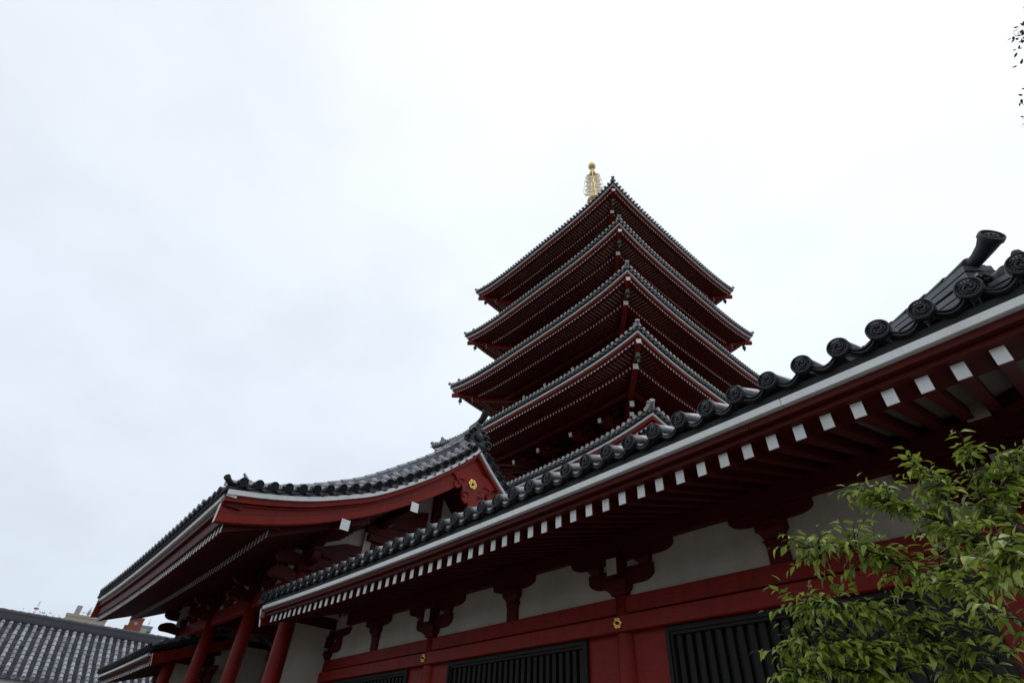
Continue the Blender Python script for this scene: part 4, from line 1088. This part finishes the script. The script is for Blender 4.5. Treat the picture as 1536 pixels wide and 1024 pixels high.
def town():
    bg = thing('apartment_building', 'beige apartment block with rooftop antennas, rising behind the grey tiled ridge', 'building', (*polar(.09, 250), 0))
    P, bx, w = tower(bg, .066, .114, 250, 37.6, 14, BEIGE, 9)
    m = MB(); bx(m, 1.8, 3.4, 3, 6, 37.8, 41.0); m.build('roof_tank_house', STEEL, bg)
    m = MB(); bx(m, 2.9, 9.4, 1.0, 1.15, 38.8, 38.9); [bx(m, u, u+.1, 1.0, 1.15, 37.7, 38.9) for u in (2.9, 4.5, 6.1, 7.7, 9.3)]; m.build('roof_railing', STEEL, bg)
    for u, hgt in ((6.0, 3.2), (8.6, 3.0), (9.3, 5.6)):
        m = MB(); m.tube([P(u, 2, 37.7), P(u, 2, 37.7+hgt)], .12, 6)
        for q in range(3): bx(m, u-.7+q*.1, u+.7-q*.1, 1.9, 2.1, 38.6+q*hgt*.2, 38.75+q*hgt*.2); bx(m, u-.35, u+.3, 1.7, 2.0, 38.3+q*.4, 38.8+q*.45)
        m.build('antenna', STEEL, bg)
    og = thing('tower_block', 'narrow orange brown tower block under the far tip of the gate roof', 'building', (*polar(.15, 300), 0))
    P, bx, w = tower(og, .1405, .1575, 300, 47.6, 9, ORANGE, 0, False)
    m = MB(); bx(m, w*.42, w*.62, -.12, 0, 45.0, 46.0); m.build('wall_sign', STEEL, og)
    m = MB(); bx(m, -1.1, 0, .5, 6, -EYE, 44.6); m.build('stair_tower', ORANGE, og)
    bl = thing('office_building', 'blue grey office building half hidden behind the orange tower block', 'building', (*polar(.165, 330), 0))
    P, bx, w = tower(bl, .150, .1715, 330, 49.6, 10, BLUEG, 3)
    m = MB(); bx(m, w*.42, w*.75, -.1, 0, 46.4, 48.6); m.build('pale_panel', BEIGE, bl)
    m = MB(); m.tube([P(w*.7, 2, 49.6), P(w*.7, 2, 53)], .12, 6); bx(m, w*.64, w*.76, 1.9, 2.1, 51.2, 51.4); m.build('antenna', STEEL, bl)
    c = polar(.0315, 330)
    ms = thing('lattice_mast', 'thin red and white lattice mast far beyond the grey ridge', 'mast', (c.x, c.y, 0))
    m = MB(); zt = 52.5
    for j in range(26):
        z0, z1 = -EYE+(zt+EYE)*j/26, -EYE+(zt+EYE)*(j+1)/26; k = 1 if (j//2) % 2 else 0; w0, w1 = 1.3-1.1*j/26, 1.3-1.1*(j+1)/26
        for sx, sy in ((-1, -1), (1, -1), (1, 1), (-1, 1)):
            m.bar((c.x+sx*w0, c.y+sy*w0, z0), (c.x+sx*w1, c.y+sy*w1, z1), .12, .12, (1, 0, 0), k, k)
            m.bar((c.x+sx*w0, c.y+sy*w0, z0), (c.x+sy*w1*-1, c.y+sx*w1, z1), .09, .09, (1, 0, 0), k, k)
    m.build('mast_frame', [WHITE, REDP], ms)
    m = MB()
    for zz in (46.5, 49.5): m.lathe([(.9, -.2), (1.0, 0), (.9, .2), (.2, .25)], c=(c.x, c.y, zz), n=12, smooth=False)
    m.build('platform', [REDP], ms)
town()

# ================================================================ trees
LT = [(0, 0, 0), (.18, .28, .02), (.36, .36, .0), (.62, .26, -.05), (.85, .10, -.12), (1, 0, -.18)]
def add_leaf(m, base, d, nrm, L, W, fold=.25, curl=.5, k=0):
    d = d.normalized(); s = d.cross(nrm).normalized(); n = s.cross(d)
    mid = []; le = []; ri = []
    for t, w, c in LT:
        c = -curl*t*t*.5
        o = base+d*(t*L)+n*(c*L); mid.append(o); ww = w*W
        le.append(o+s*ww+n*ww*fold); ri.append(o-s*ww+n*ww*fold)
    vs = mid+le[1:-1]+ri[1:-1]; N = len(mid); a = N; b = N+N-2
    fs = [(0, 1, a), (0, b, 1)]
    for i in range(1, N-2):
        fs.append((i, i+1, a+i, a+i-1)); fs.append((i, b+i-1, b+i, i+1))
    fs.append((N-2, N-1, a+N-3)); fs.append((N-2, b+N-3, N-1))
    m.add(vs, fs, k, smooth=True)
def limb(m, pts, r0, r1, n=8, rnd=None, sub=4, wob=.0):
    P = [Vector(p) for p in pts]; out = []
    for i in range(len(P)-1):
        p0 = P[max(0, i-1)]; p1 = P[i]; p2 = P[i+1]; p3 = P[min(len(P)-1, i+2)]
        for j in range(sub):
            t = j/sub; out.append(0.5*((2*p1)+(p2-p0)*t+(2*p0-5*p1+4*p2-p3)*t*t+(3*p1-p0-3*p2+p3)*t**3)+(Vector((rnd.uniform(-1, 1), rnd.uniform(-1, 1), rnd.uniform(-1, 1)))*wob if rnd else Vector()))
    out.append(P[-1]); k = len(out)-1
    m.tube(out, [r0+(r1-r0)*i/k for i in range(k+1)], n); return out

def ray(px, py):                     # direction through a point of the photograph (1536 wide), used only to size the tree
    M = S.camera.matrix_world.to_3x3(); return (M @ Vector(((px-768)/798.76, (512-py)/798.76, -1)))
def at(px, py, Y):
    r = ray(px, py); return r*(Y/r.y)
def near_tree():
    rnd = random.Random(11)
    base = (1.35, 2.35); root = thing('plum_tree', 'young leafy green tree with dark twisting branches, in front of the long hall', 'tree', (base[0], base[1], 0))
    wood = MB(); leaf = MB()
    a = lambda x, y, d: tuple(at(x, y, d))
    trunk = limb(wood, [(base[0], base[1], -EYE), (1.30, 2.33, -.9), (1.18, 2.30, -.35), (.95, 2.28, .05), (.72, 2.26, .28)], .085, .05, 10, rnd, 5, .004)
    st = (.72, 2.26, .28)
    L = []
    L.append((limb(wood, [st, a(1580, 1060, 2.25), a(1500, 1012, 2.2), a(1455, 1003, 2.17), a(1405, 965, 2.15), a(1385, 940, 2.13)], .035, .016, 8, rnd, 5, .003), 0.4))
    L.append((limb(wood, [a(1405, 965, 2.15), a(1398, 930, 2.15), a(1392, 885, 2.2), a(1402, 862, 2.22), a(1422, 845, 2.25), a(1425, 800, 2.3), a(1424, 778, 2.3)], .019, .006, 8, rnd, 5, .003), 1))
    L.append((limb(wood, [a(1392, 885, 2.2), a(1372, 865, 2.15), a(1345, 845, 2.1), a(1310, 828, 2.05), a(1262, 815, 2.0), a(1215, 822, 1.95)], .010, .003, 6, rnd, 4, .004), 1.2))
    L.append((limb(wood, [a(1385, 940, 2.13), a(1375, 928, 2.12), a(1330, 918, 2.08), a(1300, 910, 2.0), a(1255, 905, 1.95), a(1205, 905, 1.92)], .009, .003, 6, rnd, 4, .004), 1.2))
    L.append((limb(wood, [a(1455, 1003, 2.17), a(1400, 975, 2.1), a(1350, 965, 2.05), a(1318, 978, 2.0), a(1288, 968, 1.98), a(1240, 960, 1.95), a(1190, 965, 1.9)], .014, .003, 7, rnd, 4, .004), 1.2))
    L.append((limb(wood, [a(1405, 990, 2.1), a(1355, 1000, 2.05), a(1310, 1010, 2.0), a(1250, 1000, 1.95), a(1200, 1015, 1.9)], .010, .003, 6, rnd, 4, .004), 1.2))
    L.append((limb(wood, [a(1600, 830, 2.1), a(1530, 815, 2.1), a(1475, 812, 2.1), a(1440, 798, 2.1), a(1415, 780, 2.15), a(1370, 765, 2.15), a(1330, 750, 2.15), a(1305, 742, 2.15)], .017, .0025, 7, rnd, 4, .004), 1.1))
    L.append((limb(wood, [a(1600, 830, 2.1), a(1545, 800, 2.2), a(1500, 775, 2.25), a(1480, 765, 2.25), a(1497, 745, 2.3), a(1515, 710, 2.3), a(1532, 675, 2.3)], .013, .003, 7, rnd, 4, .003), 1.2))
    L.append((limb(wood, [a(1430, 795, 2.1), a(1422, 755, 2.12), a(1408, 725, 2.12), a(1385, 702, 2.12)], .005, .0015, 5, rnd, 4, .002), 1.2))
    L.append((limb(wood, [a(1480, 765, 2.25), a(1468, 735, 2.25), a(1463, 700, 2.25), a(1458, 684, 2.25)], .005, .0015, 5, rnd, 4, .002), 1.0))
    L.append((limb(wood, [a(1600, 905, 2.0), a(1540, 880, 1.95), a(1505, 860, 1.95), a(1460, 868, 1.95), a(1425, 872, 1.95)], .011, .003, 6, rnd, 4, .003), 1.1))
    L.append((limb(wood, [a(1610, 960, 2.0), a(1560, 945, 2.0), a(1520, 925, 1.9), a(1480, 905, 1.9), a(1460, 900, 1.9)], .008, .002, 6, rnd, 4, .003), .6))
    L.append((limb(wood, [a(1540, 1010, 2.1), a(1510, 985, 2.1), a(1480, 975, 2.1), a(1450, 960, 2.1), a(1440, 940, 2.1)], .008, .002, 6, rnd, 4, .003), .8))
    L.append((limb(wood, [a(1640, 1000, 1.9), a(1600, 960, 1.8), a(1560, 850, 1.7), a(1530, 835, 1.65), a(1510, 838, 1.62)], .008, .002, 6, rnd, 4, .003), 1.0))
    wood_l = L[0][0]
    limb(wood, [(.95, 2.28, .05), (1.0, 2.1, .5), a(1640, 880, 2.05), a(1600, 830, 2.1)], .045, .02, 8, rnd, 4, .004)
    limb(wood, [(1.0, 2.1, .5), a(1660, 1000, 1.95), a(1610, 930, 2.0)], .02, .012, 7, rnd, 4, .004)
    cam = Vector((0, 0, 0))
    def twig(p, d, ln):
        n = max(3, int(ln/.021)); pts = [p]; v = d.copy()
        for i in range(n):
            v = (v+Vector((rnd.gauss(0, .16), rnd.gauss(0, .16), rnd.gauss(-.03, .14)))).normalized(); pts.append(pts[-1]+v*(ln/n))
        wood.tube(pts, [.0022-.0015*i/n for i in range(n+1)], 4)
        for i in range(1, n+1):
            for s in ((1, -1) if i < n else (0,)):
                if rnd.random() < .10: continue
                side = v.cross(Vector((0, 0, 1))); side = side.normalized() if side.length > .1 else Vector((1, 0, 0))
                dd = (pts[i]-pts[i-1]).normalized()*.55+side*s*rnd.uniform(.5, 1.0)+Vector((rnd.gauss(0, .25), rnd.gauss(0, .25), rnd.uniform(-.75, .1)))
                nr = Vector((rnd.gauss(0, .35), rnd.gauss(-.15, .35), 1))
                l = rnd.uniform(.022, .046)*(1 if i < n else .75); b = pts[i]+dd.normalized()*.006
                add_leaf(leaf, b, dd, nr, l, l*rnd.uniform(.52, .68), rnd.uniform(.15, .6), rnd.uniform(.1, 1.0), 1 if (i > n*.6 and rnd.random() < .55) else 0)
    for bi, (path, dens) in enumerate(L):
        tl = (.03, .07) if bi in (7, 8, 9) else ((.03, .10) if bi in (6, 10, 13) else (.04, .125))
        m = len(path); tot = sum((path[i+1]-path[i]).length for i in range(m-1)); cnt = int(tot/(.0066 if bi in (2, 3, 4, 5, 6) else .0088)*dens)
        for q in range(cnt):
            u = rnd.uniform(.12, 1)**.8*(m-1.001); i = int(u); p = path[i].lerp(path[i+1], u-i)
            t = (path[i+1]-path[i]).normalized(); up = Vector((rnd.gauss(0, .7), rnd.gauss(-.1, .6), rnd.gauss(.0, .5)))
            d = (t*.7+up).normalized(); twig(p, d, rnd.uniform(*tl))
        twig(path[-1], (path[-1]-path[-2]).normalized(), .12)
    # the upright shoots that stand clear of the crown
    for (x, y, Y, dx, dy) in ((1300, 745, 2.15, -14, -16), (1340, 775, 2.1, -28, -40), (1385, 705, 2.12, -8, -8), (1235, 825, 2.0, -8, -14), (1360, 715, 2.1, 2, -10), (1200, 905, 1.92, -14, -10), (1532, 675, 2.3, 6, -12), (1503, 712, 2.3, -4, -14), (1180, 1000, 1.9, -6, 10), (1388, 712, 2.12, -9, -16), (1458, 700, 2.25, -2, -14), (1315, 745, 2.15, -16, -8)):
        p = at(x, y, Y); q = at(x+dx*3, y+dy*3, Y-.02); twig(p, (q-p).normalized(), .075)
    wood.build('branches', BARK, root, weld=False)
    o = leaf.build('foliage', [LEAF, LEAFY], root, weld=False)
near_tree()

def tall_tree():
    """a tall tree beside the viewer whose lowest outer sprays reach into the top right corner"""
    rnd = random.Random(23); b = Vector((6.6, 5.2, -EYE))
    root = thing('tall_tree', 'tall dark tree whose thin leaf sprays reach in from the upper right edge', 'tree', (b.x, b.y, 0))
    wood = MB(); leaf = MB(); top = Vector((6.4, 5.0, 12))
    limb(wood, [b, (6.6, 5.2, 1.5), (6.5, 5.1, 5), (6.4, 5.0, 9), top], .28, .06, 12, rnd, 5, .02)
    tips = []
    for k in range(26):
        h = rnd.uniform(3.2, 11.5); an = rnd.uniform(0, 2*pi); ln = rnd.uniform(1.4, 2.9)*(1-.05*(h-3))
        s = Vector((6.5, 5.1, h)); e = s+Vector((cos(an)*ln, sin(an)*ln, rnd.uniform(.2, 1.3)))
        path = limb(wood, [s, s.lerp(e, .5)+Vector((0, 0, .25)), e], .07, .012, 6, rnd, 5, .03)
        for q in range(9): u = rnd.uniform(.35, 1); tips.append(path[int(u*(len(path)-1))])
    for (x, y, D) in ((1555, 50, 8.0), (1568, 0, 8.2), (1568, 82, 8.1), (1568, 148, 7.8), (1565, 176, 7.6), (1600, 110, 7.8)):
        r = ray(x, y).normalized(); e = r*D; s = Vector((6.5, 5.1, e.z-.8)); bp = limb(wood, [s, s.lerp(e, .6)+Vector((0, 0, .3)), e], .05, .006, 6, rnd, 5, .02)
        for q in range(3, 9): tips += [bp[q]+Vector((rnd.gauss(0, .15), rnd.gauss(0, .15), rnd.gauss(0, .12))) for w in range(2)]
        for q in range(4):
            t = e+Vector((rnd.gauss(0, .05), rnd.gauss(0, .05), rnd.gauss(0, .05))); tips.append(t)
            for w in range(3): limb(wood, [s.lerp(e, .85), e.lerp(t, .5), t+Vector((rnd.gauss(0, .05), rnd.gauss(0, .05), rnd.gauss(0, .05)))], .006, .002, 4)
    for p in tips:
        c = r_ = None
        for q in range(26):
            o = Vector((rnd.gauss(0, .16), rnd.gauss(0, .16), rnd.gauss(0, .12)))
            if (p-ray(1556, 60).normalized()*8).length < 1.7: o *= .38
            d = Vector((rnd.gauss(0, 1), rnd.gauss(0, 1), rnd.gauss(-.3, .6))); l = rnd.uniform(.035, .06)
            add_leaf(leaf, p+o, d, Vector((rnd.gauss(0, .5), rnd.gauss(0, .5), 1)), l, l*.6, .2, .4)
    wood.build('trunk', BARK, root, weld=False); leaf.build('crown', LEAFD, root, weld=False)
tall_tree()

def far_tree(name, label, a, r, ztop, wd, seed):
    rnd = random.Random(seed); c = polar(a, r); root = thing('tree', label, 'tree', (c.x, c.y, 0), 'treetops behind the grey roof')
    w = MB(); lf = MB(); limb(w, [(c.x, c.y, -EYE), (c.x+.2, c.y, ztop*.4), (c.x, c.y, ztop*.8)], .22, .08, 8, rnd, 4, .03)
    for k in range(14):
        s = Vector((c.x, c.y, rnd.uniform(ztop*.45, ztop*.85))); an = rnd.uniform(0, 2*pi); e = s+Vector((cos(an)*wd*.7, sin(an)*wd*.7, rnd.uniform(.3, 1.4))); limb(w, [s, e], .06, .02, 5)
    for k in range(60):
        z = rnd.uniform(ztop*.5, ztop-.25); q = wd*sqrt(max(.05, 1-((z-ztop*.72)/(ztop*.30))**2)); an = rnd.uniform(0, 2*pi); rr = q*rnd.uniform(.3, 1)
        p = Vector((c.x+cos(an)*rr, c.y+sin(an)*rr, z))
        for j in range(40):
            l = rnd.uniform(.12, .22); add_leaf(lf, p+Vector((rnd.gauss(0, .26), rnd.gauss(0, .26), rnd.gauss(0, .2))), Vector((rnd.gauss(0, 1), rnd.gauss(0, 1), rnd.gauss(-.3, .6))), Vector((rnd.gauss(0, .5), rnd.gauss(0, .5), 1)), l, l*.6, .2, .4)
    w.build('trunk', BARK, root, weld=False); lf.build('crown', LEAFD, root, weld=False)
far_tree('a', 'pair of leafy treetop tufts just left of the beige apartment block', .050, 60, 8.78, 1.15, 4)
far_tree('b', 'small treetop at the foot of the thin red and white mast', .030, 62, 8.95, .8, 9)
